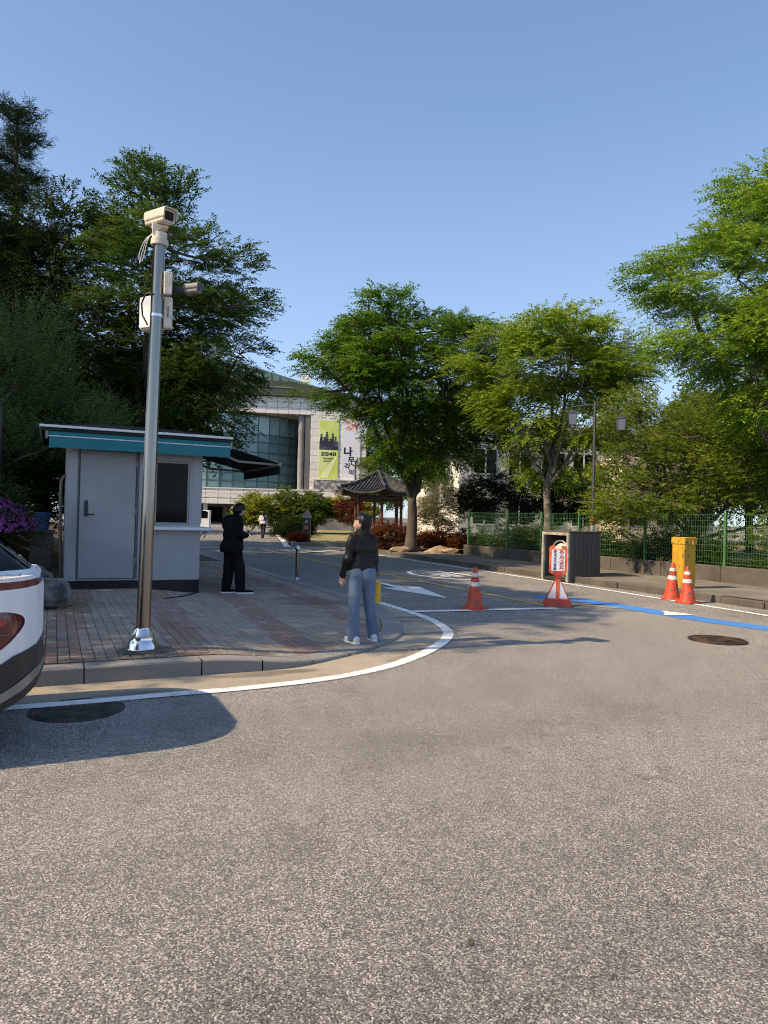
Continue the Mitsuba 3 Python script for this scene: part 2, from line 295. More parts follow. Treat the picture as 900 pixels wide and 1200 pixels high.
struct('pavement', sheet(inner, lambda x, y: pave_z(x, y) - .016, 1.0), 'm_joint', 'brick paved pavement in grey and red stripes around the booth')
# pavers: stretcher bond with its long side along y, red stripes along y
rng = np.random.default_rng(7)
PW, PL, GAP = .112, .225, .007
pav_variants = {}
for m_ in ('m_paver_grey', 'm_paver_pale', 'm_paver_red'): pav_variants[m_] = mikit.ply(cbox(PW-GAP, PL-GAP, .06, (0, 0, -.03), .004), m_)
cells = []
from shapely.prepared import prep
near_poly = inner.intersection(sbox(-1.6, 7, 5.6, 24)); near_p = prep(near_poly)
for a in range(int(7.4/PW)):
    x = -1.6 + PW*(a + .5)
    for b in range(int(16.5/PL) + 1):
        y = 7.1 + PL*(b + .5*(a % 2))
        full = near_p.contains(sbox(x-PW/2, y-PL/2, x+PW/2, y+PL/2))
        if not full:
            if not near_p.intersects(sbox(x-PW/2+GAP, y-PL/2+GAP, x+PW/2-GAP, y+PL/2-GAP)): continue
            part_ = near_poly.intersection(sbox(x-PW/2+GAP/2, y-PL/2+GAP/2, x+PW/2-GAP/2, y+PL/2-GAP/2))
            if part_.area < .0008: continue
        else: part_ = None
        stripe = (x + .25*math.sin(y*.3)) % 1.35 < .45
        m_ = 'm_paver_red' if (stripe and rng.random() < .9) or rng.random() < .03 else ('m_paver_pale' if rng.random() < .3 else 'm_paver_grey')
        cells.append((x, y, m_, part_))
cells = [c for c in cells if not (0.25 < c[0] < 2.6 and 14.35 < c[1] < 16.5)]
cells.sort(key=lambda c: (c[0])**2 + (c[1])**2)
in_view = lambda x, y: (x*_r[0] + y*_r[1])/(x*_f[0] + y*_f[1]) > -.545
rest, n_p = {k: [] for k in pav_variants}, 0
for x, y, m_, part_ in cells:
    z = float(pave_z(x, y)) + rng.uniform(-.003, .002); sl = float(pave_z(x+.05, y) - pave_z(x-.05, y))/.1
    M = T().translate([x, y, z]).rotate([0, 1, 0], -math.degrees(math.atan(sl)) + rng.uniform(-.5, .5)).rotate([1, 0, 0], rng.uniform(-.5, .5))
    if n_p < 299 and in_view(x, y) and part_ is None:
        obj('paver', pav_variants[m_], m_, 'pavement', tw=M); n_p += 1
    else:
        if part_ is None:
            b = apply(cbox(PW-GAP, PL-GAP, .06, (0, 0, -.03)), np.array(M.matrix))
        else:
            b = ext(part_, .05); b.vertices[:, 2] += pave_z(b.vertices[:, 0], b.vertices[:, 1]) - .05
        rest[m_].append(b)
for m_, name in (('m_paver_grey', 'grey_pavers'), ('m_paver_pale', 'pale_pavers'), ('m_paver_red', 'red_pavers')):
    obj(name, cat(*rest[m_]), m_, 'pavement', kind='stuff')
struct('kerb', sheet(KERB.buffer(.29, cap_style=2, single_sided=False).intersection(pave_poly), lambda x, y: pave_z(x, y) - .03, .5), 'm_joint', 'granite kerb dropping to the road at the corner')
# kerb stones: one part each, cut from the band
L = KERB.length; s0 = 9.0 + .30 - 1.07*6
cuts, s = [], s0
while s < L: cuts.append(s); s += 1.07 if s < 10.3 else .62 if s < 21 else 1.2
W_k = lambda s: .22 if s < 11.2 else .30
for a, b in zip(cuts[:-1], cuts[1:]):
    p = KERB.interpolate(.5*(a+b))
    if p.y > 34: continue
    k = max(2, int((b-a)/.12)); ss = np.linspace(a+.006, b-.006, k+1); o = np.array([KERB.interpolate(t).coords[0] for t in ss])
    d = np.gradient(o, axis=0); d /= np.linalg.norm(d, axis=1, keepdims=True); nrm = np.column_stack([-d[:, 1], d[:, 0]])
    wd = np.array([.22 + .08*np.clip((t - 10.3)/2, 0, 1) for t in ss]); ch = .014
    rows = []
    for off, dz in ((0, -9), (0, -ch), (ch, 0), (None, 0), (None, -.2)):
        q_ = o + nrm*(wd[:, None] if off is None else off); z = pave_z(q_[:, 0], q_[:, 1]) + .006
        z = z*0 - .05 if dz == -9 else z + dz
        rows.append(np.column_stack([q_, z]))
    R = np.array(rows); nr, nc = R.shape[:2]; ii, jj = np.meshgrid(np.arange(nr-1), np.arange(nc-1), indexing='ij')
    qd = np.stack([ii*nc+jj, ii*nc+jj+1, (ii+1)*nc+jj+1, (ii+1)*nc+jj], -1).reshape(-1, 4)
    F = np.vstack([qd[:, [0, 1, 2]], qd[:, [0, 2, 3]]]); V = R.reshape(-1, 3)
    e0 = np.arange(nr)*nc; e1 = e0 + nc - 1
    caps = [[e0[0], e0[t+1], e0[t]] for t in range(1, nr-1)] + [[e1[0], e1[t], e1[t+1]] for t in range(1, nr-1)]
    obj('kerb_stone', trimesh.Trimesh(V, np.vstack([F, caps]), process=False), 'm_granite', 'kerb')
# concrete gutter between kerb and white line
line_c = spline([(-9, 6.50), (-4, 6.46), (-.22, 6.42), (.9, 6.44), (1.75, 6.46), (2.6, 6.60), (3.35, 6.93), (4.1, 7.50), (4.75, 8.18), (5.15, 8.80), (5.42, 9.6), (5.55, 10.4), (5.60, 11.3), (5.62, 12.3)], 10)
gut = Polygon(np.vstack([line_c, [(5.44, 12.3)], kerb_out[kerb_out[:, 1] < 12.2][::-1]])).buffer(0)
struct('gutter', sheet(gut, lambda x, y: x*0 + .004, .5), 'm_gutter', 'sandy concrete gutter strip between kerb and white line')
def paint(name, poly, m_, z=.008, label=None): return struct(name, sheet(poly, lambda x, y: gz(x, y) + z, 1.0), m_, label)
paint('edge_line', LineString(line_c).buffer(.075, cap_style=2), 'm_white_line', label='white edge line curving round the corner')
paint('edge_line', LineString([(11.55, 4), (11.75, 8.7), (12.22, 15), (12.45, 22), (12.75, 28), (13.2, 34)]).buffer(.06, cap_style=2), 'm_white_line', label='white edge line along the far kerb')
paint('stop_line', Polygon([(5.66, 10.72), (8.5, 10.48), (8.5, 10.66), (5.66, 10.92)]), 'm_white_line', z=.012, label='white stop line under the traffic cone')
paint('centre_line', LineString([(8.57, 10.75), (8.6, 16), (8.62, 25), (8.9, 33)]).buffer(.06, cap_style=2), 'm_yellow_line', label='worn yellow centre line of the side road')
paint('lane_arrow', Polygon([(7.30, 12.5), (7.82, 14.75), (7.42, 14.62), (7.42, 17.0), (7.22, 17.0), (7.22, 14.62), (6.86, 14.75)]), 'm_white_old', label='faded white lane arrow on the side road')
ring = Point(0, 0).buffer(1, 48); ring = affinity.translate(affinity.scale(ring, .82, 1.55), 10.18, 17.8)
ring = ring.difference(affinity.translate(affinity.scale(Point(0, 0).buffer(1, 48), .70, 1.36), 10.18, 17.8))
d3 = Polygon([(-.38, .6), (-.02, .6), (-.02, -.6), (-.38, -.6), (-.38, -.42), (-.17, -.42), (-.17, -.1), (-.34, -.1), (-.34, .1), (-.17, .1), (-.17, .42), (-.38, .42)])
d0 = sbox(.06, -.6, .42, .6).difference(sbox(.2, -.42, .28, .42))
for g in (ring, affinity.translate(d3, 10.18, 17.8), affinity.translate(d0, 10.18, 17.8)):
    paint('speed_marking', g, 'm_white_old', label='faded white speed ring with number on the side road')
paint('blue_guide_line', LineString(spline([(9.45, 12.4), (9.95, 11.2), (10.05, 9.6), (10.08, 8.6), (10.28, 7.6), (10.75, 6.4), (11.4, 5.2)], 8)).buffer(.25, cap_style=2), 'm_blue_line', z=.006, label='bright blue guide line across the asphalt')
paint('guide_arrow', Polygon([(9.82, 9.28), (10.02, 9.2), (10.42, 9.12), (10.24, 9.72), (10.10, 9.5)]), 'm_white_line', z=.011, label='small white arrow on the blue guide line')
paint('old_line', LineString([(8.95, 11.35), (9.3, 10.9), (9.75, 10.3)]).buffer(.1, cap_style=2), 'm_tan_line', z=.009, label='worn pale line beside the sign stand')
for a, b in (((10.9, 34.9), (14.7, 49.3)), ((15.3, 51.5), (20.5, 71.5))):
    paint('far_line', LineString([a, b]).buffer(.16, cap_style=2), 'm_white_line', z=.02, label='white line on the rising road to the museum')
paint('far_line', LineString([(6.2, 33.5), (11.0, 31.5)]).buffer(.09, cap_style=2), 'm_white_old', z=.02, label='faded white line across the junction')
paint('far_line', LineString([(9.6, 29.2), (12.4, 31.5)]).buffer(.12, cap_style=2), 'm_white_old', z=.02, label='white line near the pavilion junction')

# right pavement with kerb stones
KR = LineString([(12.55, 2), (12.6, 8.7), (12.62, 15), (12.9, 22), (13.2, 28), (13.5, 31), (14.3, 32.6), (16, 33.4), (24, 34.2)])
rp = Polygon(list(KR.coords) + [(24, 31.5), (15.8, 30.0), (15.8, 2)]).buffer(0)
struct('far_pavement', sheet(rp.difference(KR.buffer(.2)).difference(sbox(12.3, 14.9, 12.9, 16.2)), lambda x, y: x*0 + .15, 2), 'm_slab', 'grey concrete pavement along the green fence')
for a in np.arange(.4, KR.length-1, 1.0):
    p, q_ = KR.interpolate(a + .008), KR.interpolate(a + .992)
    if 14.95 < p.y < 16.1 and p.x < 13: continue
    d = np.array([q_.x-p.x, q_.y-p.y]); l = np.linalg.norm(d); ang = math.degrees(math.atan2(d[1], d[0])); jut = rng.uniform(-.01, .01)
    if p.y < 10.6: top = .155 + rng.uniform(-.02, .006)
    else: top = .158 + rng.uniform(-.004, .004)
    obj('kerb_stone', mv(rot(cbox(l, .19, top+.1, (l/2, -.095+jut, (top-.1)/2), .014), ang), p.x, p.y, 0), 'm_concrete', 'far_pavement')
# garden ground behind the fence, lawn, forecourt
struct('garden_ground', sheet(Polygon([(15.9, 0), (60, 0), (60, 31), (24, 31.4), (15.9, 29.9)]), lambda x, y: .32 + .25*np.clip((x-16)/20, 0, 1), 3), 'm_soil', 'shaded soil and ground cover behind the fence')
lawn = Polygon([(11.5, 35.8), (17.4, 34.9), (30, 36), (30, 56), (24, 58), (17.6, 56.5), (14.2, 45)])
struct('lawn', sheet(lawn, lambda x, y: gz(x, y) + .13, 1.5), 'm_lawn', 'dry yellowish lawn before the museum')
lk = LineString([(14.2, 45), (11.5, 35.8), (17.4, 34.9), (30, 36)])
struct('lawn_kerb', mv(ext(lk.buffer(.12, cap_style=2), .24), 0, 0, -.02), 'm_granite', 'low grey kerb around the lawn')
struct('forecourt', sheet(Polygon([(-8, 62), (60, 62), (60, 130), (-8, 130)]), lambda x, y: gz(x, y) + .006, 4), 'm_plaza', 'grey forecourt under the museum')
# bank left of and behind the booth
hx, hy = np.meshgrid(np.linspace(-40, 1.2, 60), np.linspace(9.2, 60, 70), indexing='ij')
def bank_z(x, y):
    x, y = np.asarray(x, float), np.asarray(y, float)
    e = np.clip((-.15 - x)/2.2, 0, 1)*np.clip((y-10.2)/2.0, 0, 1); b = np.clip((y - 16.6)/4, 0, 1)*np.clip((1.4 - x)/2.5, 0, 1)
    k = np.clip((-x)/14, 0, 1)*np.clip((y-10)/8, 0, 1)
    return .02 + .95*np.maximum(e, b) + 3.0*k + .25*meshkit.fbm(np.stack([x*.5, y*.5, x*0], -1), 3)*np.maximum(e, b)
i, j = np.meshgrid(np.arange(59), np.arange(69), indexing='ij')
q = np.stack([i*70+j, (i+1)*70+j, (i+1)*70+j+1, i*70+j+1], -1).reshape(-1, 4)
struct('bank', (np.column_stack([hx.ravel(), hy.ravel(), bank_z(hx, hy).ravel()]), q), 'm_soil', 'shaded soil bank rising beside the booth', smooth=True)

# ------------------------------------------------------------------ guard booth
kb = thing('guard_booth', 'small white guard booth with teal awnings, grey door and service window', 'booth')
KX0, KX1, KY0, KY1, KZ0, KZ1 = .22, 2.64, 14.2, 16.6, .30, 2.86
obj('plinth', bx(KX0+.01, KX1+.005, KY0+.012, KY1, -.05, KZ0+.01, .01), 'm_plinth', kb, label='black plinth under the booth')
W = .10
front = sbox(KX0, KZ0, KX1, KZ1).difference(sbox(.42, KZ0-.1, 1.44, 2.74)).difference(sbox(1.76, 1.37, 2.42, 2.60))
fm = ext(front, W); fm = apply(fm, np.array([[1, 0, 0, 0], [0, 0, -1, KY0+W], [0, 1, 0, 0], [0, 0, 0, 1.0]]))
side = sbox(KY0+W, KZ0, KY1, KZ1).difference(sbox(KY0+.35, 1.37, KY1-.5, 2.60))
sm = apply(ext(side, W), np.array([[0, 0, 1, KX1-W], [1, 0, 0, 0], [0, 1, 0, 0], [0, 0, 0, 1.0]]))
lm = bx(KX0, KX0+W, KY0+W, KY1, KZ0, KZ1); bm = bx(KX0+W, KX1-W, KY1-W, KY1, KZ0, KZ1)
obj('wall', cat(fm, sm, lm, bm), 'm_kiosk', kb)
obj('corner_post', bx(KX0-.012, .40, KY0-.016, KY0+.03, KZ0+.004, KZ1-.1, .006), 'm_kiosk', kb)
obj('corner_post', bx(2.46, KX1+.012, KY0-.014, KY0+.1, 1.40, KZ1-.1, .006), 'm_kiosk', kb)
obj('door_frame', cat(bx(.402, .432, KY0-.006, KY0+.06, KZ0+.01, 2.76), bx(1.428, 1.475, KY0-.006, KY0+.06, KZ0+.01, 2.76), bx(.432, 1.428, KY0-.006, KY0+.06, 2.73, 2.76)), 'm_seam', kb)
dk = obj('door', bx(.440, 1.420, KY0+.012, KY0+.055, KZ0+.045, 2.722, .006), 'm_door', kb, label='plain grey steel door')
obj('door_sill', bx(.40, 1.46, KY0-.03, KY0+.06, KZ0+.006, KZ0+.036, .004), 'm_bracket', kb)
for hz in (.62, 1.55, 2.45): obj('hinge', lathe([(0, 0), (.014, 0), (.014, .11), (0, .11)], 10, (1.428, KY0-.010, hz)), 'm_bracket', dk)
obj('lock_plate', bx(.525, .585, KY0-.022, KY0+.012, 1.50, 1.79, .008), 'm_black_plastic', dk)
obj('handle', cat(tube([(.555, KY0-.02, 1.535), (.555, KY0-.065, 1.535), (.70, KY0-.065, 1.535)], .011, 8)), 'm_black_plastic', dk)
wn = obj('window', bx(1.77, 2.41, KY0+.045, KY0+.055, 1.38, 2.59), 'm_glass_dark', kb, label='dark service window')
obj('frame', cat(bx(1.765, 1.80, KY0+.02, KY0+.07, 1.375, 2.595), bx(2.38, 2.415, KY0+.02, KY0+.07, 1.375, 2.595), bx(1.80, 2.38, KY0+.02, KY0+.07, 2.56, 2.595), bx(1.80, 2.38, KY0+.02, KY0+.07, 1.375, 1.41)), 'm_bracket', wn)
wn2 = obj('window', bx(KX1-.06, KX1-.05, KY0+.36, KY1-.51, 1.38, 2.59), 'm_glass_dark', kb)
obj('interior_panel', bx(.34, 2.5, KY0+1.2, KY0+1.24, .4, 2.7), 'm_cab_in', kb)
sh = obj('counter', bx(1.70, 2.86, KY0-.20, KY0+.02, 1.265, 1.325, .012), 'm_white_metal', kb, label='narrow metal counter below the service window')
obj('counter', bx(KX1+.003, 2.86, KY0+.02, KY1-.3, 1.266, 1.324, .012), 'm_white_metal', kb)
obj('counter_bracket', cat(tube([(2.72, KY0-.15, 1.26), (2.72, KY0-.01, 1.12)], .012, 6), tube([(2.8, KY0+.3, 1.26), (2.66, KY0+.3, 1.1)], .012, 6)), 'm_bracket', kb)
# roof: low hipped shingle roof on a deep eave, white drip edge
E0, E1, F0, F1 = -.22, 3.12, 13.80, 17.0
rv = np.array([(E0, F0, 3.09), (E1, F0, 3.09), (E1, F1, 3.09), (E0, F1, 3.09), (.95, 15.4, 3.34), (1.95, 15.4, 3.34)])
for tri in ([0, 1, 5, 4], [1, 2, 5], [2, 3, 4, 5], [3, 0, 4]):
    pts = rv[tri]; c0 = pts.mean(0)
    nr = np.cross(pts[1]-pts[0], pts[2]-pts[0]); nr /= np.linalg.norm(nr)
    obj('roof_slope', hull(np.vstack([pts, pts - nr*.03])), 'm_shingle', kb)
rows_ = []
for k in range(9):                                     # shingle courses on the front slope
    t0, t1 = k/9, (k+1)/9
    for mm in range(int(11 - 7*t0)):
        xa0, xb0 = E0 + (.95-E0)*t0, E1 + (1.95-E1)*t0; n_ = int(11 - 7*t0); g = (xb0-xa0)/n_
        x0 = xa0 + g*mm + .01; y0 = F0 + 1.6*t0; z0 = 3.09 + .25*t0
        rows_.append(hull([(x0, y0-.01, z0+.014), (x0+g-.02, y0-.01, z0+.014), (x0+g-.02, y0+1.6/9, z0+.25/9+.004), (x0, y0+1.6/9, z0+.25/9+.004), (x0, y0-.01, z0), (x0+g-.02, y0-.01, z0)]))
obj('shingles', cat(*rows_), 'm_shingle', kb, kind='stuff')
obj('drip_edge', cat(bx(E0-.03, E1+.03, F0-.03, F0-.002, 3.055, 3.10, .005), bx(E1+.004, E1+.03, F0, F1, 3.055, 3.10, .005), bx(E0-.03, E0-.004, F0, F1, 3.055, 3.10, .005)), 'm_white_metal', kb)
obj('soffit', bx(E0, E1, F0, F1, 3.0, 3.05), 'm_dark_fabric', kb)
a1 = thing('awning', 'closed teal awning across the front of the booth', 'awning')
obj('cassette', bx(-.10, 3.10, KY0-.38, KY0-.18, 2.90, 3.0, .02), 'm_teal', a1)
obj('front_rail', bx(-.11, 3.11, KY0-.405, KY0-.37, 2.895, 2.915, .006), 'm_white_metal', a1)
obj('end_cap', bx(-.15, -.105, KY0-.37, KY0-.19, 2.86, 3.01, .01), 'm_bracket', a1)
obj('end_cap', bx(3.105, 3.15, KY0-.37, KY0-.19, 2.86, 3.01, .01), 'm_bracket', a1)
vx = np.linspace(-.09, 3.10, 60); vt = [(x, KY0-.40 + .008*math.sin(x*9), 2.893) for x in vx]; vb = [(x, KY0-.415 + .014*math.sin(x*9+.4), 2.70 + .006*math.sin(x*23)) for x in vx]
V = np.array(vt + vb + [(p[0], p[1]+.006, p[2]) for p in vt + vb]); n = 60
F = []
for k in range(n-1):
    F += [[k, n+k, n+k+1], [k, n+k+1, k+1], [2*n+k, 2*n+k+1, 3*n+k+1], [2*n+k, 3*n+k+1, 3*n+k], [n+k, 3*n+k, 3*n+k+1], [n+k, 3*n+k+1, n+k+1]]
obj('valance', trimesh.Trimesh(V, F, process=False), 'm_teal', a1)
a2 = thing('awning', 'open dark awning sloping from the right side of the booth', 'awning')
obj('canopy', hull([(2.80, 14.0, 3.0), (2.80, 17.0, 3.0), (4.16, 14.0, 2.66), (4.16, 17.0, 2.66), (2.80, 14.0, 2.985), (2.80, 17.0, 2.985), (4.16, 14.0, 2.645), (4.16, 17.0, 2.645)]), 'm_dark_fabric', a2)
obj('front_rail', bx(4.14, 4.20, 13.98, 17.02, 2.60, 2.67, .012), 'm_bracket', a2)
obj('valance', bx(4.165, 4.175, 14.0, 17.0, 2.44, 2.61), 'm_dark_fabric', a2)
for y in (14.08, 16.9):
    obj('arm', cat(tube([(2.66, y, 2.90), (3.35, y+.05, 2.66), (4.15, y, 2.63)], [.03, .026, .022], 8)), 'm_bracket', a2)

# ------------------------------------------------------------------ camera pole
lean = np.array([.066, .0, 0])
pl_ = thing('camera_pole', 'tall polished steel pole with a flared foot at the kerb', 'pole')
P0 = np.array([.885, 7.80, .145]); zz = np.linspace(0, 4.27, 12)
pole_at = lambda h: P0 + np.array([.066*h/4.7*1.0, -.02*h/4.7, h])
obj('shaft', tube([pole_at(h) for h in zz], np.linspace(.072, .061, 12), 40), 'm_steel', pl_, smooth=40)
obj('collar', lathe([(.062, 0), (.068, .005), (.068, .035), (.062, .04)], 32, pole_at(3.5)), 'm_chrome', pl_, smooth=30)
obj('flared_foot', lathe([(0, .0), (.165, .0), (.168, .02), (.150, .045), (.148, .085), (.125, .115), (.122, .135), (.118, .15), (.120, .165), (.098, .195), (.094, .215), (.080, .235), (.078, .25)], 40, P0), 'm_chrome', pl_, smooth=35)
fb = meshkit
bl = trimesh.creation.icosphere(4, 1.0); bl.vertices *= (.30, .24, .035); bl.vertices += .03*(meshkit.fbm(bl.vertices*9, 3)[:, None]-.5)*np.array([1, 1, .6]); bl.apply_translation((.92, 7.79, .15))
obj('mortar_bed', bl, 'm_concrete', pl_, smooth=True)
def hood(l, w, h):
    """camera housing along +x: rounded box, a longer sunshield above, recessed dark window."""
    s = affinity.translate(sbox(-w/2, -h/2, w/2, h/2).buffer(-.02).buffer(.02, 6), 0, 0)
    body = apply(ext(s, l), np.array([[0, 0, 1, -l/2], [1, 0, 0, 0], [0, 1, 0, 0], [0, 0, 0, 1.0]]))
    so = sbox(-w/2-.014, -h/2+.03, w/2+.014, h/2+.016).buffer(-.03).buffer(.03, 6); si = sbox(-w/2-.006, -h/2-.2, w/2+.006, h/2+.008).buffer(-.03).buffer(.03, 6)
    hoodm = apply(ext(so.difference(si), l*1.12), np.array([[0, 0, 1, -l/2 - .005], [1, 0, 0, 0], [0, 1, 0, 0], [0, 0, 0, 1.0]]))
    win = apply(ext(sbox(-w/2+.022, -h/2+.02, w/2-.022, h/2-.018).buffer(-.01).buffer(.01), .004), np.array([[0, 0, 1, l/2], [1, 0, 0, 0], [0, 1, 0, 0], [0, 0, 0, 1.0]]))
    return body, hoodm, win
top = pole_at(4.27)
cm = thing('security_camera', 'boxy beige security camera topping the steel pole', 'camera')
obj('neck', lathe([(.0, -.01), (.088, -.01), (.088, .05), (.076, .055), (.076, .12), (.0, .125)], 28, top), 'm_beige', cm, smooth=30)
obj('tilt_bracket', cat(mv(cbox(.05, .018, .13, (0, 0, 0), .004), top[0]-.055, top[1]-.05, top[2]+.15), mv(cbox(.16, .12, .02, (0, 0, 0), .004), top[0], top[1], top[2]+.185)), 'm_beige', cm)
b_, h_, w_ = hood(.33, .145, .128)
cM = frame(top + np.array([-.0, 0, .275]), np.array([math.cos(-1.12), math.sin(-1.12), 0]), np.array([-math.sin(-1.12), math.cos(-1.12), 0]))
cM = cM @ trimesh.transformations.rotation_matrix(math.radians(4), [0, 1, 0])
obj('housing', apply(b_, cM), 'm_beige', cm); obj('sunshield', apply(h_, cM), 'm_beige', cm); obj('front_window', apply(w_, cM), 'm_lens', cm)
# boxes and the small side camera: V_ = view-right, view-away around the pole
xr, ya = np.array([_r[0], _r[1], 0]), np.array([_f[0], _f[1], 0])
def on_pole(h, dx, dy, rotd=0):
    c = pole_at(h) + xr*dx + ya*dy; a = -YAW + math.radians(rotd); return frame(c, np.array([math.cos(a), math.sin(a), 0]), np.array([-math.sin(a), math.cos(a), 0]))
jb = thing('junction_box', 'white junction box behind the left side of the pole', 'junction box')
obj('case', apply(cbox(.26, .12, .36, ch=.012), on_pole(3.580, -.085, .135, -28)), 'm_beige', jb)
obj('lid', apply(cbox(.235, .014, .33, ch=.004), on_pole(3.580, -.117, .070, -28)), 'm_white_metal', jb)
obj('conduit', tube([pole_at(3.730)+xr*-.02+ya*-.072, pole_at(3.750)+xr*-.10+ya*-.05, pole_at(3.640)+xr*-.15+ya*-.03, pole_at(3.520)+xr*-.14+ya*-.02, pole_at(3.410)+xr*-.07+ya*-.06], .009, 8), 'm_black_plastic', jb, smooth=True)
jb2 = thing('antenna_box', 'slim white panel box on the right of the pole', 'equipment box')
obj('case', apply(cbox(.085, .06, .235, ch=.008), on_pole(3.860, .115, -.02, 18)), 'm_beige', jb2)
obj('clamp', apply(cbox(.03, .05, .06), on_pole(3.860, .07, .0)), 'm_grey_plastic', jb2)
jb3 = thing('control_box', 'pale lower equipment box right behind the pole', 'equipment box')
obj('case', apply(cbox(.085, .10, .33, ch=.008), on_pole(3.570, .10, .07, 12)), 'm_beige', jb3)
obj('slot', apply(cbox(.008, .006, .12), on_pole(3.570, .115, .014, 12)), 'm_black_plastic', jb3)
sc_ = thing('bullet_camera', 'small grey camera on a short arm beside the pole', 'camera')
b_, h_, w_ = hood(.155, .085, .085)
M = on_pole(3.825, .36, .05, -22)
obj('housing', apply(b_, M), 'm_grey_plastic', sc_); obj('sunshield', apply(h_, M), 'm_grey_plastic', sc_); obj('front_window', apply(w_, M), 'm_black_plastic', sc_)
obj('arm', cat(tube([pole_at(3.810)+xr*.05+ya*.05, pole_at(3.810)+xr*.29+ya*.06], .018, 8), apply(cbox(.16, .05, .07, ch=.01), on_pole(3.820, .20, .07))), 'm_black_plastic', sc_)
wr = thing('cable', 'thin loose cables hanging left below the top camera', 'cable')
for k in range(3):
    o = .012*k
    obj('strand', tube(spline([top+xr*-.06+[0, 0, .14-o], top+xr*(-.12-o)+[0, 0, .06], top+xr*(-.17-o*2)+ya*.03+[0, 0, -.10+o], top+xr*(-.19-o)+ya*.03+[0, 0, -.17-o]], 5), .004, 5), 'm_white_metal', wr, smooth=True)

# ------------------------------------------------------------------ parked car (rear quarter in view)
car = thing('parked_car', 'rear quarter of a white parked car with dark red light strip', 'car')
def car_body(o=0.0, side_cut=None):
    """Intersection of the side, plan and rear profiles, each offset by o."""
    sp = Polygon(spline([(-.02, .62), (.02, .80), (.005, 1.02), (-.025, 1.125), (-.075, 1.165), (-.29, 1.36), (-.52, 1.54), (-.66, 1.62), (-1.2, 1.68), (-2.2, 1.70), (-3.0, 1.55), (-3.6, 1.16), (-4.3, 1.03), (-4.66, .86), (-4.72, .5), (-4.6, .28), (-4.2, .24), (-2.5, .24), (-.8, .24), (-.42, .27), (-.10, .36), (.03, .46)], 6)).buffer(o)
    pp = Polygon(spline([(0, 0), (-.035, .40), (-.13, .63), (-.31, .80), (-.68, .91), (-1.5, .935), (-3, .93), (-4.1, .90), (-4.5, .74), (-4.7, .4), (-4.74, 0), (-4.7, -.4), (-4.5, -.74), (-4.1, -.90), (-3, -.93), (-1.5, -.935), (-.68, -.91), (-.31, -.80), (-.13, -.63), (-.035, -.40)], 6)).buffer(o)
    rp_ = Polygon(spline([(.90, .25), (.93, .55), (.935, .85), (.91, 1.08), (.86, 1.16), (.76, 1.42), (.66, 1.60), (.5, 1.69), (0, 1.72), (-.5, 1.69), (-.66, 1.60), (-.76, 1.42), (-.86, 1.16), (-.91, 1.08), (-.935, .85), (-.93, .55), (-.90, .25), (0, .2)], 6)).buffer(o)
    A = m3.Manifold.extrude(m3.CrossSection([np.array(sp.exterior.coords)[:-1][::1]], m3.FillRule.NonZero), 2.4).translate((0, 0, -1.2)).rotate((90, 0, 0))
    B = m3.Manifold.extrude(m3.CrossSection([np.array(pp.exterior.coords)[:-1]], m3.FillRule.NonZero), 2.4)
    C_ = m3.Manifold.extrude(m3.CrossSection([np.array(rp_.exterior.coords)[:-1]], m3.FillRule.NonZero), 6).rotate((90, 0, 90)).translate((-5.2, 0, 0))
    top_ = Polygon(spline([(-.41, 0), (-.49, .20), (-.71, .42), (-1.05, .57), (-1.5, .70), (-2.2, .80), (-3.2, .80), (-3.9, .75), (-3.9, -.75), (-3.2, -.80), (-2.2, -.80), (-1.5, -.70), (-1.05, -.57), (-.71, -.42), (-.49, -.20)], 5)).buffer(o)
    low_ = Polygon([(1, 1.3), (-6, 1.3), (-6, -1.3), (1, -1.3)])
    D_ = m3.Manifold.hull_points(np.vstack([np.column_stack([np.array(g.exterior.coords), np.full(len(g.exterior.coords), z)]) for g, z in ((affinity.scale(top_, 1.22, 1.5, origin=(-2.2, 0)), 1.15), (top_, 1.72 + o))])) + m3.Manifold.extrude(m3.CrossSection([np.array(low_.exterior.coords)[:-1]], m3.FillRule.NonZero), 1.152)
    return (A ^ B ^ C_) ^ D_
def prism_side(poly, y0=-1.3, y1=1.3):     # polygon in (x, z), extruded along y
    return m3.Manifold.extrude(m3.CrossSection([np.array(p_, float) for p_ in [poly]], m3.FillRule.NonZero), y1-y0).rotate((90, 0, 0)).translate((0, y1, 0))
def box3(x0, x1, y0, y1, z0, z1): return m3.Manifold.cube((x1-x0, y1-y0, z1-z0)).translate((x0, y0, z0))
CX, CY, CZ = -.045, 5.90, 0.0
def car_part(name, man, m_, parent=None, smooth=28, label=None):
    mm = man.translate((CX, CY, CZ)).to_mesh(); t = trimesh.Trimesh(mm.vert_properties[:, :3], mm.tri_verts, process=True)
    if len(t.faces) < 4: print('EMPTY', name); return None
    return obj(name, t, m_, parent or car, smooth=smooth, label=label)
body = car_body()
arch = m3.Manifold.cylinder(2.2, .40, .40, 40).rotate((90, 0, 0)).translate((0, 1.1, 0))
arches = arch.translate((-.98, 0, .36)) + arch.translate((-3.72, 0, .36))
glassz = prism_side([(-.02, 1.172), (-.46, 1.60), (-.66, 1.59), (-2.9, 1.56), (-3.42, 1.20), (-2.0, 1.17), (-.8, 1.19)])
clad_poly = [(.3, .2), (.3, .68), (-.03, .67), (-.16, .64), (-.30, .565), (-.46, .60), (-.55, .66), (-.60, .2)]
clad = prism_side(clad_poly)
sill = box3(-5, .3, -1.2, 1.2, .1, .43)
strip = box3(-.42, .4, -1.2, 1.2, 1.075, 1.125)
lampz = prism_side(spline([(-.60, .88), (-.52, .925), (-.28, .94), (-.155, .915), (-.105, .86), (-.14, .78), (-.27, .675), (-.48, .66), (-.58, .72)], 6))
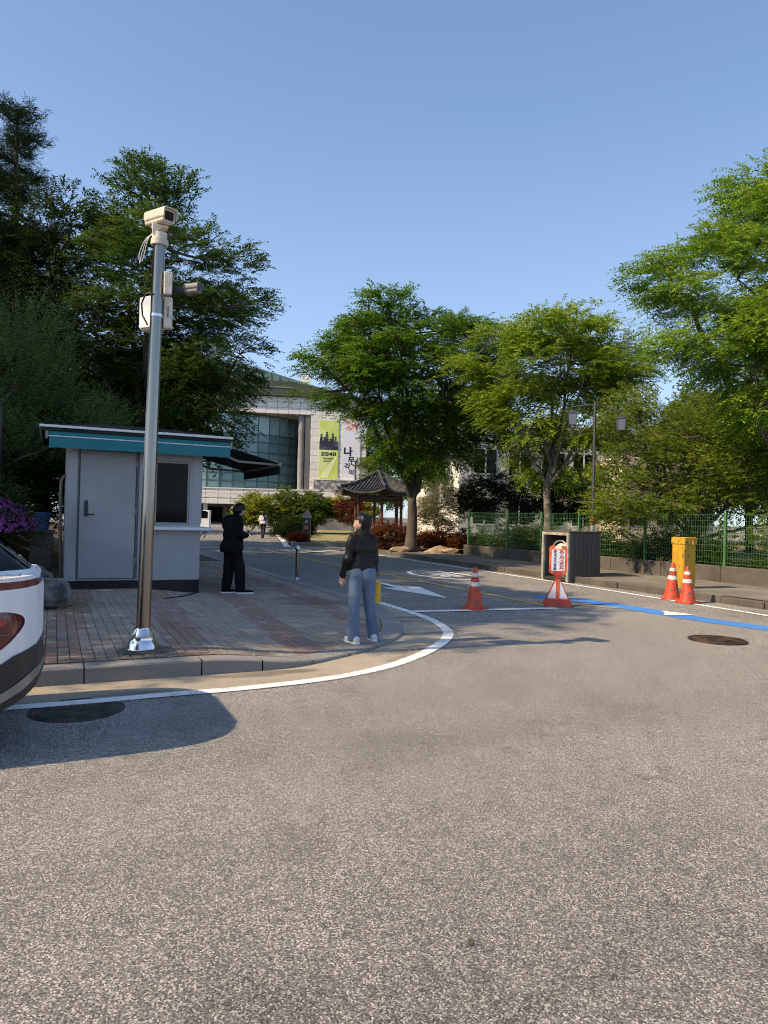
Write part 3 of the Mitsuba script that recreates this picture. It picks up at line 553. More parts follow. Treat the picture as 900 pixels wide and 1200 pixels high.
car_part('body', body - arches - (clad + sill) - strip - (lampz - box3(-2, 2, -.42, .42, 0, 2)) - glassz, 'm_car_white')
inner_ = car_body(-.05) - arches
car_part('underbody', inner_ - glassz, 'm_car_black')
bmp = (car_body(.012) ^ (clad + sill)) - arches - car_body(-.03)
car_part('bumper', bmp, 'm_car_black', label='black plastic lower bumper')
skid = car_body(.02) ^ prism_side([(.3, .535), (-.02, .52), (-.14, .455), (-.32, .375), (-.60, .33), (-.60, .29), (-.30, .33), (-.10, .405), (.02, .48), (.3, .50)])
car_part('skid_plate', skid - car_body(-.02), 'm_car_silver', label='silver skid trim along the bumper edge')
gl = (car_body(-.004) ^ glassz) - car_body(-.03)
pill = box3(-.98, -.84, -1.2, 1.2, 1, 2) + box3(-2.1, -2.0, -1.2, 1.2, 1, 2)
car_part('window_glass', gl - pill, 'm_glass_dark')
car_part('roof_pillar', (car_body(-.001) ^ glassz ^ pill) - car_body(-.03), 'm_car_black')
car_part('light_strip', (car_body(-.006) ^ strip) - car_body(-.04), 'm_car_red', label='dark red light strip wrapping the tail')
trim_z = prism_side([(-.26, 1.20), (-.62, 1.56), (-.65, 1.55), (-.29, 1.19)])
side_only = box3(-2, 2, .5, 1.3, 0, 2) + box3(-2, 2, -1.3, -.5, 0, 2)
for sd in (box3(-2, 2, .42, 1.3, 0, 2), box3(-2, 2, -1.3, -.42, 0, 2)):
    lt = car_part('tail_lamp', ((car_body(-.008) ^ lampz) - car_body(-.05)) ^ sd, 'm_car_red')
    car_part('lamp_bar', ((car_body(.002) ^ prism_side([(-.56, .885), (-.30, .90), (-.19, .875), (-.27, .82), (-.56, .80)])) - car_body(-.02)) ^ sd, 'm_car_redbright', lt)
    car_part('lamp_bar', ((car_body(.001) ^ prism_side([(-.54, .72), (-.42, .725), (-.36, .755), (-.54, .755)])) - car_body(-.02)) ^ sd, 'm_car_silver', lt)
car_part('seam', (car_body(.0015) ^ (prism_side([(-.035, .79), (-.6, .80), (-.6, .792), (-.035, .78)]))) - car_body(-.01) - box3(-2, 2, -.70, .70, 0, 2), 'm_seam')
for wx in (-.98, -3.72):
    for wy in (-.80, .80):
        wk = obj('wheel', mv(rot(lathe([(.0, -.10), (.33, -.10), (.355, -.06), (.36, 0), (.355, .06), (.33, .10), (.0, .10)], 36), 90, (1, 0, 0)), CX+wx, CY+wy, .36), 'm_rubber', car, smooth=35)
        obj('rim', mv(rot(lathe([(.0, -.112), (.09, -.112), (.10, -.09), (.21, -.105), (.23, -.112), (.235, -.095)], 30), 90 if wy > 0 else 90, (1, 0, 0)), CX+wx, CY+wy + (.0), .36), 'm_car_silver', wk, smooth=30)
for sy in (-1, 1):
    mm = trimesh.creation.icosphere(3, 1.0); mm.vertices *= (.09, .12, .075); obj('door_mirror', mv(mm, CX-2.75, CY+sy*1.03, 1.16), 'm_car_white', car, smooth=True)

# ------------------------------------------------------------------ traffic cones, sign stand, covers
def make_cone(x, y, rz, h, label, tilt=0):
    k = thing('traffic_cone', label, 'traffic cone', 'orange traffic cones on the road')
    r0, r1 = .155*h/.75, .035*h/.75
    rr = lambda z: r0 + (r1-r0)*(z-.035)/(h-.035)
    Z = T().translate([x, y, .006]).rotate([0, 0, 1], rz).rotate([1, 0, 0], tilt)
    b = .19*h/.75; base = sbox(-b, -b, b, b).buffer(-.04).buffer(.04, 5)
    obj('base', cat(ext(base, .026), ext(base.buffer(-.02), .012, .026)), 'm_cone', k, tw=Z)
    obj('body', lathe([(r0+.012, .036), (r0, .05), (rr(.40*h), .40*h), (rr(.405*h), .405*h), (rr(.99*h), .975*h), (r1*.7, h), (0, h)], 32), 'm_cone', k, smooth=35, tw=Z)
    for z0, z1 in ((.55*h, .655*h), (.78*h, .865*h)):
        obj('reflective_band', lathe([(rr(z0)+.0005, z0-.001), (rr(z0)+.004, z0), (rr(z1)+.004, z1), (rr(z1)+.0005, z1+.001)], 32), 'm_cone_band', k, smooth=35, tw=Z)
    for z in (.68*h, .745*h):
        obj('rim', lathe([(rr(z), z-.012), (rr(z)+.008, z-.006), (rr(z)+.008, z+.006), (rr(z), z+.012)], 32), 'm_cone', k, smooth=30, tw=Z)
make_cone(6.90, 10.86, 20, .75, 'single orange traffic cone standing on the white stop line')
make_cone(12.10, 11.22, 35, .78, 'orange traffic cone by the kerb, the left of the pair before the yellow box', 1.5)
make_cone(11.88, 10.60, 8, .75, 'orange traffic cone by the kerb, the right of the pair before the yellow box', -1)

GLYPHS = {"주":[[[[9,40],[16,41],[12,48],[14,51],[25,54],[32,61],[32,63],[15,63],[14,64],[15,71],[60,71],[60,63],[43,63],[43,61],[48,55],[62,50],[62,46],[59,41],[65,41],[65,33],[42,33],[41,12],[33,13],[33,33],[10,33]],[[27,45],[17,41],[57,42],[57,43],[53,43],[44,47],[38,53]]]],"차":[[[[49,12],[48,74],[57,75],[58,51],[66,51],[67,43],[58,43],[57,12]]],[[[9,28],[9,31],[19,39],[23,48],[23,57],[11,57],[10,64],[23,65],[24,74],[32,74],[33,65],[45,65],[45,57],[33,57],[32,56],[33,47],[36,41],[41,35],[46,33],[45,27],[43,25],[38,26],[28,37],[16,24],[12,24]]]],"금":[[[[9,43],[10,50],[48,50],[49,51],[50,62],[49,64],[16,64],[17,72],[58,72],[58,50],[66,49],[65,42]]],[[[16,38],[58,38],[59,14],[16,13]],[[26,30],[25,21],[50,21],[50,30]]]],"지":[[[[51,13],[51,74],[60,75],[61,14],[59,12]]],[[[9,29],[10,32],[18,37],[24,49],[24,61],[11,61],[11,68],[47,69],[47,61],[34,60],[34,50],[38,41],[44,35],[49,33],[49,30],[46,25],[43,25],[38,28],[30,38],[23,29],[16,24],[13,24]]]],"외":[[[[10,33],[22,33],[25,34],[25,40],[19,42],[14,47],[12,56],[15,65],[20,69],[26,71],[34,71],[40,69],[43,67],[47,60],[47,50],[42,43],[35,40],[35,34],[51,35],[51,74],[60,75],[59,12],[51,13],[51,27],[32,25],[11,25]],[[23,52],[27,48],[33,48],[38,52],[38,58],[34,62],[26,62],[22,59]]]],"부":[[[[9,33],[10,40],[66,39],[65,32],[42,32],[41,12],[33,13],[33,32]]],[[[16,72],[24,72],[25,64],[48,64],[50,65],[50,72],[58,72],[59,44],[17,43]],[[25,52],[49,51],[50,56],[25,56]]]],"량":[[[[12,60],[32,60],[32,63],[12,63],[12,71],[41,71],[42,53],[21,52],[21,47],[47,49],[47,45],[49,45],[49,74],[57,75],[58,66],[67,65],[67,59],[59,58],[58,54],[59,53],[66,53],[67,46],[58,45],[58,36],[53,36],[54,33],[56,33],[59,26],[56,17],[44,12],[31,12],[22,15],[17,21],[17,29],[22,35],[31,37],[31,39],[12,39]],[[27,23],[32,20],[43,20],[49,23],[49,27],[42,30],[33,30],[26,27]],[[34,39],[49,37],[49,42],[43,40],[34,40]]]],"출":[[[[9,42],[9,48],[13,49],[12,52],[13,56],[24,57],[30,61],[15,62],[15,70],[33,70],[33,75],[42,75],[42,70],[59,70],[60,62],[45,61],[46,59],[54,56],[61,56],[63,54],[61,49],[65,49],[65,41],[42,41],[42,40],[59,38],[59,23],[58,21],[60,21],[60,13],[16,13],[16,39],[33,39],[33,41]],[[38,55],[28,49],[46,49]]]],"입":[[[[10,56],[13,66],[20,71],[32,72],[39,69],[44,62],[45,58],[44,51],[39,44],[32,41],[28,41],[29,33],[51,33],[52,40],[51,74],[60,75],[61,73],[60,13],[20,13],[19,39],[23,41],[16,44],[13,47]],[[29,22],[51,21],[51,25],[29,25]],[[21,53],[23,50],[26,49],[32,50],[35,53],[35,60],[32,63],[23,63],[20,60]]]],"관":[[[[9,44],[21,44],[21,57],[30,57],[30,45],[37,45],[37,47],[34,48],[36,62],[13,62],[12,63],[13,70],[45,70],[45,55],[43,46],[49,46],[49,74],[57,75],[58,56],[66,56],[67,54],[66,48],[59,48],[58,47],[58,27],[49,27],[49,38],[26,35],[27,34],[27,22],[59,22],[60,14],[18,14],[18,34],[19,36],[10,36]]]],"계":[[[[53,74],[62,75],[61,12],[53,13]]],[[[13,25],[9,32],[16,36],[24,45],[28,55],[28,59],[12,59],[12,67],[37,67],[38,59],[42,59],[42,73],[50,73],[51,72],[50,15],[42,16],[42,35],[41,36],[32,36],[30,38],[24,31],[16,25]],[[34,45],[42,44],[42,50],[36,51]]]],"나":[[[[11,67],[12,69],[21,68],[21,36],[35,36],[41,38],[46,38],[48,37],[48,74],[49,75],[58,74],[58,51],[66,51],[67,44],[58,43],[58,14],[56,12],[50,12],[48,14],[48,30],[31,27],[12,27]]]],"무":[[[[9,34],[10,41],[65,41],[66,39],[65,33],[42,33],[41,12],[33,13],[33,32],[32,33]]],[[[16,71],[58,72],[59,46],[17,45]],[[25,54],[50,53],[50,63],[49,64],[25,64]]]],"각":[[[[11,38],[9,45],[17,47],[27,53],[32,61],[32,63],[12,63],[12,71],[42,71],[42,62],[36,50],[28,43],[20,40],[20,38],[49,38],[50,75],[58,74],[58,60],[67,59],[66,52],[59,52],[58,51],[57,12],[49,13],[49,30],[17,30],[17,38]]]],"이":[[[[51,74],[60,75],[61,73],[60,12],[51,13]]],[[[11,45],[13,60],[20,69],[30,71],[36,69],[41,64],[44,57],[45,45],[43,36],[36,27],[30,25],[20,27],[14,34]],[[20,50],[21,40],[24,35],[30,34],[33,36],[35,40],[36,48],[35,56],[32,61],[26,62],[23,60]]]],"전":[[[[20,14],[21,36],[29,35],[29,22],[62,22],[62,14]]],[[[40,51],[41,59],[51,59],[52,75],[60,75],[61,74],[60,28],[52,28],[51,30],[51,51]]],[[[9,41],[10,44],[16,46],[21,51],[24,58],[24,62],[12,62],[11,70],[46,70],[45,62],[33,62],[36,52],[41,47],[47,45],[47,41],[44,37],[41,37],[34,41],[30,47],[26,45],[22,39],[17,36],[13,36]]]],"시":[[[[51,14],[51,74],[60,75],[61,15],[60,13]]],[[[9,30],[9,33],[14,35],[18,39],[23,48],[25,70],[33,70],[34,52],[36,46],[44,36],[49,34],[49,31],[45,26],[43,26],[38,29],[33,34],[31,39],[28,40],[25,33],[19,27],[13,25]]]]}
def glyph(ch, h):
    """One Korean letter as a shapely shape, about h tall, its lower left corner near the origin."""
    ps = [Polygon(p[0], p[1:]).buffer(0) for p in GLYPHS[ch]]; from_ = ps[0]
    for q_ in ps[1:]: from_ = from_.union(q_)
    return affinity.scale(affinity.translate(from_, -6, -12), h/64, h/64, origin=(0, 0))
ss = thing('sign_stand', 'red plastic sign stand with white Korean lettering board on the road', 'sign')
SA = math.radians(-YAW*180/PI - 6); SM = frame(np.array([8.78, 10.90, .006]), np.array([math.cos(SA), math.sin(SA), 0]), np.array([-math.sin(SA), math.cos(SA), 0]))
up3 = lambda m: apply(m, np.array([[1, 0, 0, 0], [0, 0, -1, 0], [0, 1, 0, 0], [0, 0, 0, 1.0]]))        # xy drawing -> upright xz, thickness towards -y
bs = sbox(-.255, -.21, .255, .21).buffer(-.06).buffer(.06, 6)
def frust(p0, p1, z0, z1): return hull(np.vstack([np.column_stack([np.array(p0.exterior.coords), np.full(len(p0.exterior.coords), z0)]), np.column_stack([np.array(p1.exterior.coords), np.full(len(p1.exterior.coords), z1)])]))
obj('base', apply(cat(frust(bs, bs.buffer(-.012), 0, .075), frust(bs.buffer(-.02), bs.buffer(-.05), .075, .135)), SM), 'm_sign_red', ss)
obj('leg', apply(mv(up3(ext(Polygon([(-.215, .13), (.215, .13), (.05, .50), (.055, .57), (-.055, .57), (-.05, .50)]), .05)), 0, .025, 0), SM), 'm_sign_red', ss)
for sx in (-1, 1):
    obj('white_panel', apply(mv(up3(ext(Polygon([(sx*.192, .14), (sx*.035, .14), (sx*.035, .465), (sx*.048, .465)]), .005)), 0, -.0255, 0), SM), 'm_sign_white', ss)
obj('spine', apply(mv(up3(ext(sbox(-.034, .13, .034, .50), .012)), 0, -.026, 0), SM), 'm_sign_orange', ss)
obj('neck', apply(frust(sbox(-.055, -.03, .055, .03), sbox(-.11, -.03, .11, .03), .555, .64), SM), 'm_sign_red', ss)
bd = affinity.translate(sbox(-.165, 0, .165, .545).buffer(-.07).buffer(.07, 8), 0, .60)
hand = sbox(-.06, 1.098, .06, 1.125).buffer(.008)
obj('frame', apply(mv(up3(ext(bd.difference(hand), .06)), 0, .03, 0), SM), 'm_sign_orange', ss)
obj('board', apply(mv(up3(ext(sbox(-.125, .665, .125, 1.07).buffer(-.02).buffer(.02), .006)), 0, -.031, 0), SM), 'm_sign_white', ss)
lt_ = []
for k, ch in enumerate('주차금지'): lt_.append(ext(affinity.translate(glyph(ch, .098), .012, .972 - k*.098), .003))
obj('lettering', apply(mv(up3(cat(*lt_)), 0, -.0375, 0), SM), 'm_ink_red', ss)
lt_ = []
for k, ch in enumerate('관계외차량출'[:6]): lt_.append(ext(affinity.translate(glyph(ch, .066), -.095, 1.002 - k*.065), .003))
obj('lettering', apply(mv(up3(cat(*lt_)), 0, -.0375, 0), SM), 'm_ink_blue', ss)

def manhole(x, y, r, label, m_, dz=.004):
    k = thing('manhole_cover', label, 'manhole cover')
    obj('rim', mv(lathe([(r, .0), (r, .016), (r-.035, .016), (r-.035, .004)], 48), x, y, dz), m_, k)
    plate = Point(0, 0).buffer(r-.042, 40); P = [ext(plate, .008 if dz > 0 else .0155)]
    for a in range(-6, 7):
        for b in range(-6, 7):
            c = (a*.085 + (b % 2)*.0425, b*.075)
            if dz > 0 and math.hypot(*c) < r-.09: P.append(ext(affinity.translate(sbox(-.026, -.02, .026, .02), *c), .006, .008))
    obj('plate', mv(cat(*P), x, y, dz), m_, k)
manhole(8.46, 7.02, .385, 'rusty round manhole cover in the sunlit asphalt', 'm_iron')
manhole(.22, 6.20, .36, 'dark manhole cover beside the car under the white line', 'm_iron_dark', -.0105)

# ------------------------------------------------------------------ cabinet, lamp post, yellow box
cb = thing('hose_cabinet', 'weathered brown cabinet with an open front and a round drum inside', 'cabinet')
cx0, cx1, cy0, cy1, ch_ = 12.40, 13.50, 14.98, 16.08, 1.36
obj('side_panel', bx(cx0+.03, cx1, cy0, cy0+.04, .01, ch_-.03, .004), 'm_cab_side', cb)
for k in range(7):
    x0 = cx0 + .05 + k*.148; obj('plank', bx(x0, x0+.136, cy0-.014, cy0+.002, .03, ch_-.05, .004), 'm_cab_side', cb)
obj('side_panel', bx(cx0+.03, cx1, cy1-.04, cy1, .01, ch_-.03, .004), 'm_cab_side', cb)
obj('back_panel', bx(cx1-.04, cx1-.002, cy0+.04, cy1-.04, .01, ch_-.03), 'm_cab_in', cb)
obj('top', bx(cx0-.01, cx1+.02, cy0-.03, cy1+.02, ch_-.03, ch_+.015, .008), 'm_cab_side', cb)
for a, b in ((cy0-.016, cy0+.07), (cy1-.07, cy1+.012)): obj('front_post', bx(cx0-.02, cx0+.05, a, b, .008, ch_-.032, .006), 'm_cab_frame', cb)
obj('front_rail', bx(cx0-.015, cx0+.045, cy0+.07, cy1-.07, ch_-.11, ch_-.032, .006), 'm_cab_frame', cb)
obj('floor', bx(cx0+.03, cx1-.04, cy0+.04, cy1-.04, .02, .10), 'm_cab_in', cb)
hr = thing('hose_reel', 'round metal reel inside the open cabinet', 'reel')
rc = (cx0+.33, (cy0+cy1)/2, .74)
rxm = lambda m, dx: mv(rot(m, 90, (0, 1, 0)), rc[0]+dx, rc[1], rc[2])
obj('flange', rxm(lathe([(.36, -.012), (.385, 0), (.36, .012), (.34, 0), (.36, -.012)], 40), -.16), 'm_galv', hr, smooth=30)
obj('drum', rxm(lathe([(.0, -.10), (.27, -.10), (.29, -.06), (.29, .2), (.0, .2)], 36), -.06), 'm_white_metal', hr, smooth=30)
obj('hose', rxm(cat(*[lathe([(.305+.02*math.cos(t), q_ + .02*math.sin(t)) for t in np.linspace(0, 2*PI, 9)], 36) for q_ in (-.02, .03, .08, .13)]), -.06), 'm_black_plastic', hr, smooth=True)
obj('axle', tube([(rc[0]-.2, rc[1], rc[2]), (cx1-.04, rc[1], rc[2])], .03, 10), 'm_galv', hr)
obj('stand', cat(bx(rc[0]-.03, rc[0]+.03, rc[1]-.03, rc[1]+.03, .10, rc[2]-.2)), 'm_galv', hr)

lp = thing('street_lamp', 'slender dark lamp post with two hanging lanterns behind the cabinet', 'street lamp')
LP = np.array([14.05, 15.95, .15])
obj('post', cat(tube([LP+[0, 0, 0], LP+[0, 0, 1.45]], .052, 16), tube([LP+[0, 0, 1.45], LP+[0, 0, 4.95]], [.046, .036], 16)), 'm_lamp_pole', lp, smooth=40)
obj('sleeve', lathe([(.054, .0), (.060, .0), (.058, 1.1), (.053, 1.12)], 20, LP+[0, 0, .26]), 'm_galv', lp, smooth=40)
obj('foot', lathe([(.0, .0), (.13, .0), (.13, .02), (.085, .03), (.075, .25), (.055, .27)], 24, LP), 'm_white_metal', lp, smooth=30)
obj('clamp', lathe([(.05, .0), (.075, .0), (.075, .2), (.05, .2)], 16, LP+[0, 0, 1.42]), 'm_rust', lp, smooth=30)
ad = np.array([math.cos(-YAW-.25), math.sin(-YAW-.25), 0])
obj('cross_arm', cat(tube([LP+[0, 0, 4.80]-ad*.66, LP+[0, 0, 4.86], LP+[0, 0, 4.63]+ad*.74], .022, 8), tube([LP+[0, 0, 4.5], LP+[0, 0, 4.8]-ad*.45], .014, 6), tube([LP+[0, 0, 4.45], LP+[0, 0, 4.72]+ad*.45], .014, 6)), 'm_lamp_pole', lp)
for s, zt in ((-.62, 4.79), (.72, 4.62)):
    c = LP + ad*s + np.array([0, 0, zt]); M = frame(c, ad, np.array([-ad[1], ad[0], 0]))
    ln = obj('lantern', apply(cat(hull([(sx*a, sy*a, z) for sx in (-1, 1) for sy in (-1, 1) for a, z in ((.115, -.18), (.095, -.50))])), M), 'm_lantern', lp)
    obj('roof', apply(hull([(sx*.135, sy*.135, -.18) for sx in (-1, 1) for sy in (-1, 1)] + [(sx*.05, sy*.05, -.09) for sx in (-1, 1) for sy in (-1, 1)]), M), 'm_lamp_pole', ln)
    obj('cage', apply(cat(*[tube([(sx*.12, sy*.12, -.18), (sx*.1, sy*.1, -.51)], .009, 5) for sx in (-1, 1) for sy in (-1, 1)], cbox(.21, .21, .015, (0, 0, -.51)), tube([(0, 0, -.1), (0, 0, .0)], .01, 6)), M), 'm_lamp_pole', ln)

yb = thing('yellow_box', 'tall yellow metal box on the pavement behind two cones', 'utility box')
YM = frame(np.array([13.28, 11.98, .15]), np.array([1, 0, 0]), np.array([0, 1, 0]))
obj('body', apply(cat(cbox(.36, .36, 1.02, (0, 0, .51), .008)), YM), 'm_ybox', yb)
obj('lid', apply(cat(cbox(.40, .40, .15, (0, 0, 1.085), .012), hull([(sx*a, sy*a, z) for sx in (-1, 1) for sy in (-1, 1) for a, z in ((.2, 1.158), (.17, 1.175))])), YM), 'm_ybox', yb)
obj('hasp', apply(cbox(.05, .03, .10, (.06, -.21, 1.05), .006), YM), 'm_ybox', yb)
obj('seam', apply(cat(bx(-.183, -.1805, -.15, .15, .06, .98), bx(-.15, .15, -.183, -.1805, .06, .98)), YM), 'm_ybox', yb)

# ------------------------------------------------------------------ green mesh fence on a low concrete wall
fw_ = thing('fence_wall', 'low stained concrete wall carrying the green mesh fence', 'wall')
segs = np.arange(3.0, 25.8, 2.0)
FX = lambda y: 15.82
for a in segs:
    b = min(a+1.99, 25.7); obj('wall_section', bx(FX(a)-.10, FX(a)+.12, a, b, .05, .565 + rng.uniform(-.006, .006), .015), 'm_concrete', fw_)
fe = thing('mesh_fence', 'green welded wire fence with square posts along the pavement', 'fence')
ys = [3.0, 5.4, 7.8, 10.2, 12.95, 15.7, 18.6, 20.6, 22.7, 25.5]
for y in ys:
    obj('post', bx(FX(y)-.035, FX(y)+.035, y-.035, y+.035, .56, 1.96, .006), 'm_fence', fe)
for a, b in zip(ys[:-1], ys[1:]):
    P = []
    for y in np.arange(a+.08, b-.04, .075): P.append(bx(FX(y)-.045, FX(y)-.040, y-.0028, y+.0028, .62, 1.92))
    for z in (.64, .78, .94, 1.10, 1.26, 1.42, 1.58, 1.74, 1.90): P.append(bx(FX(a)-.039, FX(a)-.033, a+.035, b-.035, z-.0032, z+.0032))
    obj('wire_panel', cat(*P), 'm_fence', fe, kind='stuff')

# ------------------------------------------------------------------ bollard, things left of the booth
bo = thing('bollard', 'slim steel bollard with a ball top at the side road kerb', 'bollard')
BP = (5.52, 16.85, .03)
obj('shaft', mv(lathe([(.0, .0), (.05, .0), (.05, .01), (.045, .015), (.045, .74), (.0, .74)], 24), *BP), 'm_steel', bo, smooth=30)
obj('ball_top', mv(lathe([(.047, .735), (.068, .745), (.072, .775), (.062, .815), (.035, .84), (0, .845)], 24), *BP), 'm_chrome', bo, smooth=40)
obj('base_ring', mv(lathe([(.045, .0), (.09, .0), (.085, .015), (.06, .03), (.045, .05)], 24), *BP), 'm_chrome', bo, smooth=30)

ped = thing('concrete_pedestal', 'grey concrete block under the blue bin left of the booth', 'block')
obj('block', bx(-.40, .02, 15.9, 16.3, .4, 1.12, .02), 'm_concrete', ped); obj('cap', bx(-.43, .05, 15.87, 16.33, 1.12, 1.18, .012), 'm_concrete', ped)
bn = thing('blue_bin', 'small blue plastic bin standing on a concrete block', 'bin')
obj('tub', lathe([(0, 0), (.12, 0), (.155, .36), (.145, .36), (.112, .02), (0, .02)], 24, (-.19, 16.1, 1.18)), 'm_blue_plastic', bn, smooth=30)
obj('rim', lathe([(.155, .33), (.17, .34), (.17, .365), (.150, .37)], 24, (-.19, 16.1, 1.18)), 'm_blue_plastic', bn, smooth=30)
obj('bent_pipe', tube(spline([(.17, 15.0, .3), (.14, 15.0, 1.2), (.13, 15.0, 2.0), (.16, 15.0, 2.22), (.30, 15.0, 2.30)], 6), .03, 8), 'm_pipe', smooth=True, label='rusty bent pipe running up the left side of the booth', cat='pipe')
obj('sign_post', tube([(-.98, 15.8, .8), (-.98, 15.8, 3.6)], .05, 10), 'm_black_plastic', smooth=True, label='dark post cut by the left edge of the photo', cat='post')
def rock(x, y, z, r, seed, m_, label, squash=(1, 1, .8), name='boulder'):
    s = trimesh.creation.icosphere(4, 1.0); v = s.vertices
    rg = np.random.default_rng(seed)
    for _ in range(9):
        n_ = rg.normal(size=3); n_ /= np.linalg.norm(n_); d = rg.uniform(.62, .9); ex = v @ n_ - d; v = v - np.where(ex > 0, ex, 0)[:, None]*n_
    v = v*(1 + .16*(meshkit.fbm(v*3+seed, 4)-.5))[:, None]; s.vertices = v*np.array(squash)*r
    obj(name, mv(s, x, y, z), m_, smooth=25, label=label, cat='rock')
rock(-.10, 11.6, .34, .40, 1, 'm_rock', 'grey boulder at the pavement edge behind the car')
rock(-.75, 12.3, .55, .48, 2, 'm_rock', 'grey boulder below the purple azalea')
rock(-.30, 13.6, .42, .35, 3, 'm_rock', 'grey boulder between the azalea and the booth')
rock(.02, 13.2, .22, .20, 4, 'm_rock', 'small grey rock left of the booth corner')
obj('cable', tube(spline([(1.75, 12.55, .13), (2.0, 12.95, .11), (2.25, 13.35, .088), (2.5, 13.95, .06), (2.62, 14.16, .055)], 6), .011, 6), 'm_rubber', smooth=True, label='black cable lying on the paving between pole and booth', cat='cable')
rl = np.random.default_rng(77); n_ = 520                      # leaf litter gathered along kerbs, walls and posts
spots = np.vstack([np.column_stack([rl.uniform(-.5, 4.0, 150), 7.36 + np.abs(rl.normal(0, .25, 150))]), np.column_stack([rl.uniform(.3, 2.9, 110), 14.1 - np.abs(rl.normal(0, .22, 110))]), np.column_stack([rl.normal(.93, .3, 60), rl.normal(8.15, .25, 60)]), np.column_stack([rl.uniform(12.7, 15.6, 120), rl.uniform(8, 26, 120)]), np.column_stack([rl.uniform(-1, 5.2, 80), rl.uniform(7.6, 13, 80)])])
zz_ = np.where(spots[:, 0] > 8, .152, pave_z(spots[:, 0], spots[:, 1])) + .005; a_ = rl.uniform(0, 2*PI, n_); ll = rl.uniform(.02, .05, n_)
dd = np.column_stack([np.cos(a_), np.sin(a_), rl.uniform(0, .25, n_)]); s2 = np.column_stack([-np.sin(a_), np.cos(a_), rl.uniform(-.2, .3, n_)])*.35; b0 = np.column_stack([spots, zz_])
V = np.stack([b0, b0 + (dd*.5 + s2)*ll[:, None], b0 + dd*ll[:, None], b0 + (dd*.5 - s2)*ll[:, None]], 1).reshape(-1, 3); k = np.arange(n_)*4
obj('leaf_litter', (V, np.vstack([np.stack([k, k+1, k+2], 1), np.stack([k, k+2, k+3], 1)])), 'm_straw', kind='stuff', label='scattered dry leaf litter on the pavements')
# dry straw litter beside the boulders
rg = np.random.default_rng(5); n_ = 1500
c = np.column_stack([rg.normal(.22, .22, n_), rg.normal(11.9, .65, n_), np.zeros(n_)]); c[:, 2] = pave_z(c[:, 0], c[:, 1]) + rg.uniform(.0, .04, n_)*np.clip(1.4 - np.hypot(c[:, 0]-.2, (c[:, 1]-11.9)*.5)*1.6, .15, 1)
a = rg.uniform(0, 2*PI, n_); l = rg.uniform(.03, .09, n_); d = np.column_stack([np.cos(a), np.sin(a), rg.uniform(-.1, .35, n_)])*l[:, None]; s_ = np.column_stack([-np.sin(a), np.cos(a), a*0])*.004
V = np.stack([c-s_, c+s_, c+d+s_, c+d-s_], 1).reshape(-1, 3); k = np.arange(n_)*4
obj('dry_straw', (V, np.vstack([np.stack([k, k+1, k+2], 1), np.stack([k, k+2, k+3], 1)])), 'm_straw', kind='stuff', label='dry straw and leaf litter between boulder and booth')

# ------------------------------------------------------------------ museum (local frame: s along the front, t back, z up)
mu = thing('museum', 'pale stone museum with a curved glass front and tall hanging banners', 'museum')
MA = math.radians(18); MM = frame(np.array([24.76, 71.21, .45]), np.array([math.cos(MA), -math.sin(MA), 0]), np.array([math.sin(MA), math.cos(MA), 0]))
mo = lambda name, m, m_, par=mu, **k: obj(name, apply(m, MM), m_, par, **k)
Z = lambda z: z - .45
mo('wall', cat(bx(-.30, 5.63, .06, 26, Z(3.0), Z(14.1)), bx(-22, -.30, .06, 26, Z(12.25), Z(14.1)), bx(-22, -17.5, .06, 26, Z(3), Z(12.25)), bx(-17.5, -.3, 9.5, 26, 0, Z(12.25)), bx(-.3, 5.63, 2, 26, 0, Z(3.0))), 'm_stone_joint')
pan = {}
def panel(s0, s1, z0, z1, t0=0.0, par=mu):
    key = (round(s1-s0, 3), round(z1-z0, 3)); m_ = 'm_stone_panel' if rng.random() < .72 else 'm_stone_panel_dark'
    if (key, m_) not in pan: pan[key, m_] = mikit.ply(cbox(s1-s0-.035, .07, z1-z0-.03, (0, .035, 0), .012), m_)
    M = MM @ trimesh.transformations.translation_matrix(((s0+s1)/2, t0 + rng.uniform(-.006, .006), (z0+z1)/2))
    obj('wall_panel', pan[key, m_], m_, par, tw=T(M.tolist()))
ss_ = np.linspace(-.30, 5.63, 6); zz_ = np.linspace(Z(4.4), Z(12.3), 12)
for a, b in zip(ss_[:-1], ss_[1:]):
    for c, d in zip(zz_[:-1], zz_[1:]): panel(a, b, c, d)
ss_ = np.linspace(-13.3, 5.63, 17)
for a, b in zip(ss_[:-1], ss_[1:]):
    for c, d in ((Z(12.3), Z(12.95)), (Z(12.95), Z(13.55)), (Z(13.55), Z(14.1))): panel(a, b, c, d)
mo('end_cladding', cat(*[bx(5.63, 5.68, .1 + 1.3*k, .1 + 1.3*k + 1.27, c+.015, d-.015) for k in range(4) for c, d in zip(zz_[:-1], zz_[1:])]), 'm_stone_panel')
# ledge below the glass
mo('ledge', cat(bx(-22, .8, -.55, 9, Z(2.65), Z(3.25)), bx(-22, .6, -.30, 9, Z(3.25), Z(4.25))), 'm_stone_joint')
for a, b in zip(np.linspace(-13.5, .6, 12)[:-1], np.linspace(-13.5, .6, 12)[1:]):
    panel(a, b, Z(3.27), Z(3.76), -.37); panel(a, b, Z(3.76), Z(4.25), -.37); panel(a, b, Z(2.65), Z(3.22), -.62)
mo('ledge_cap', bx(-22, .75, -.45, 9, Z(4.25), Z(4.36)), 'm_stone_panel')
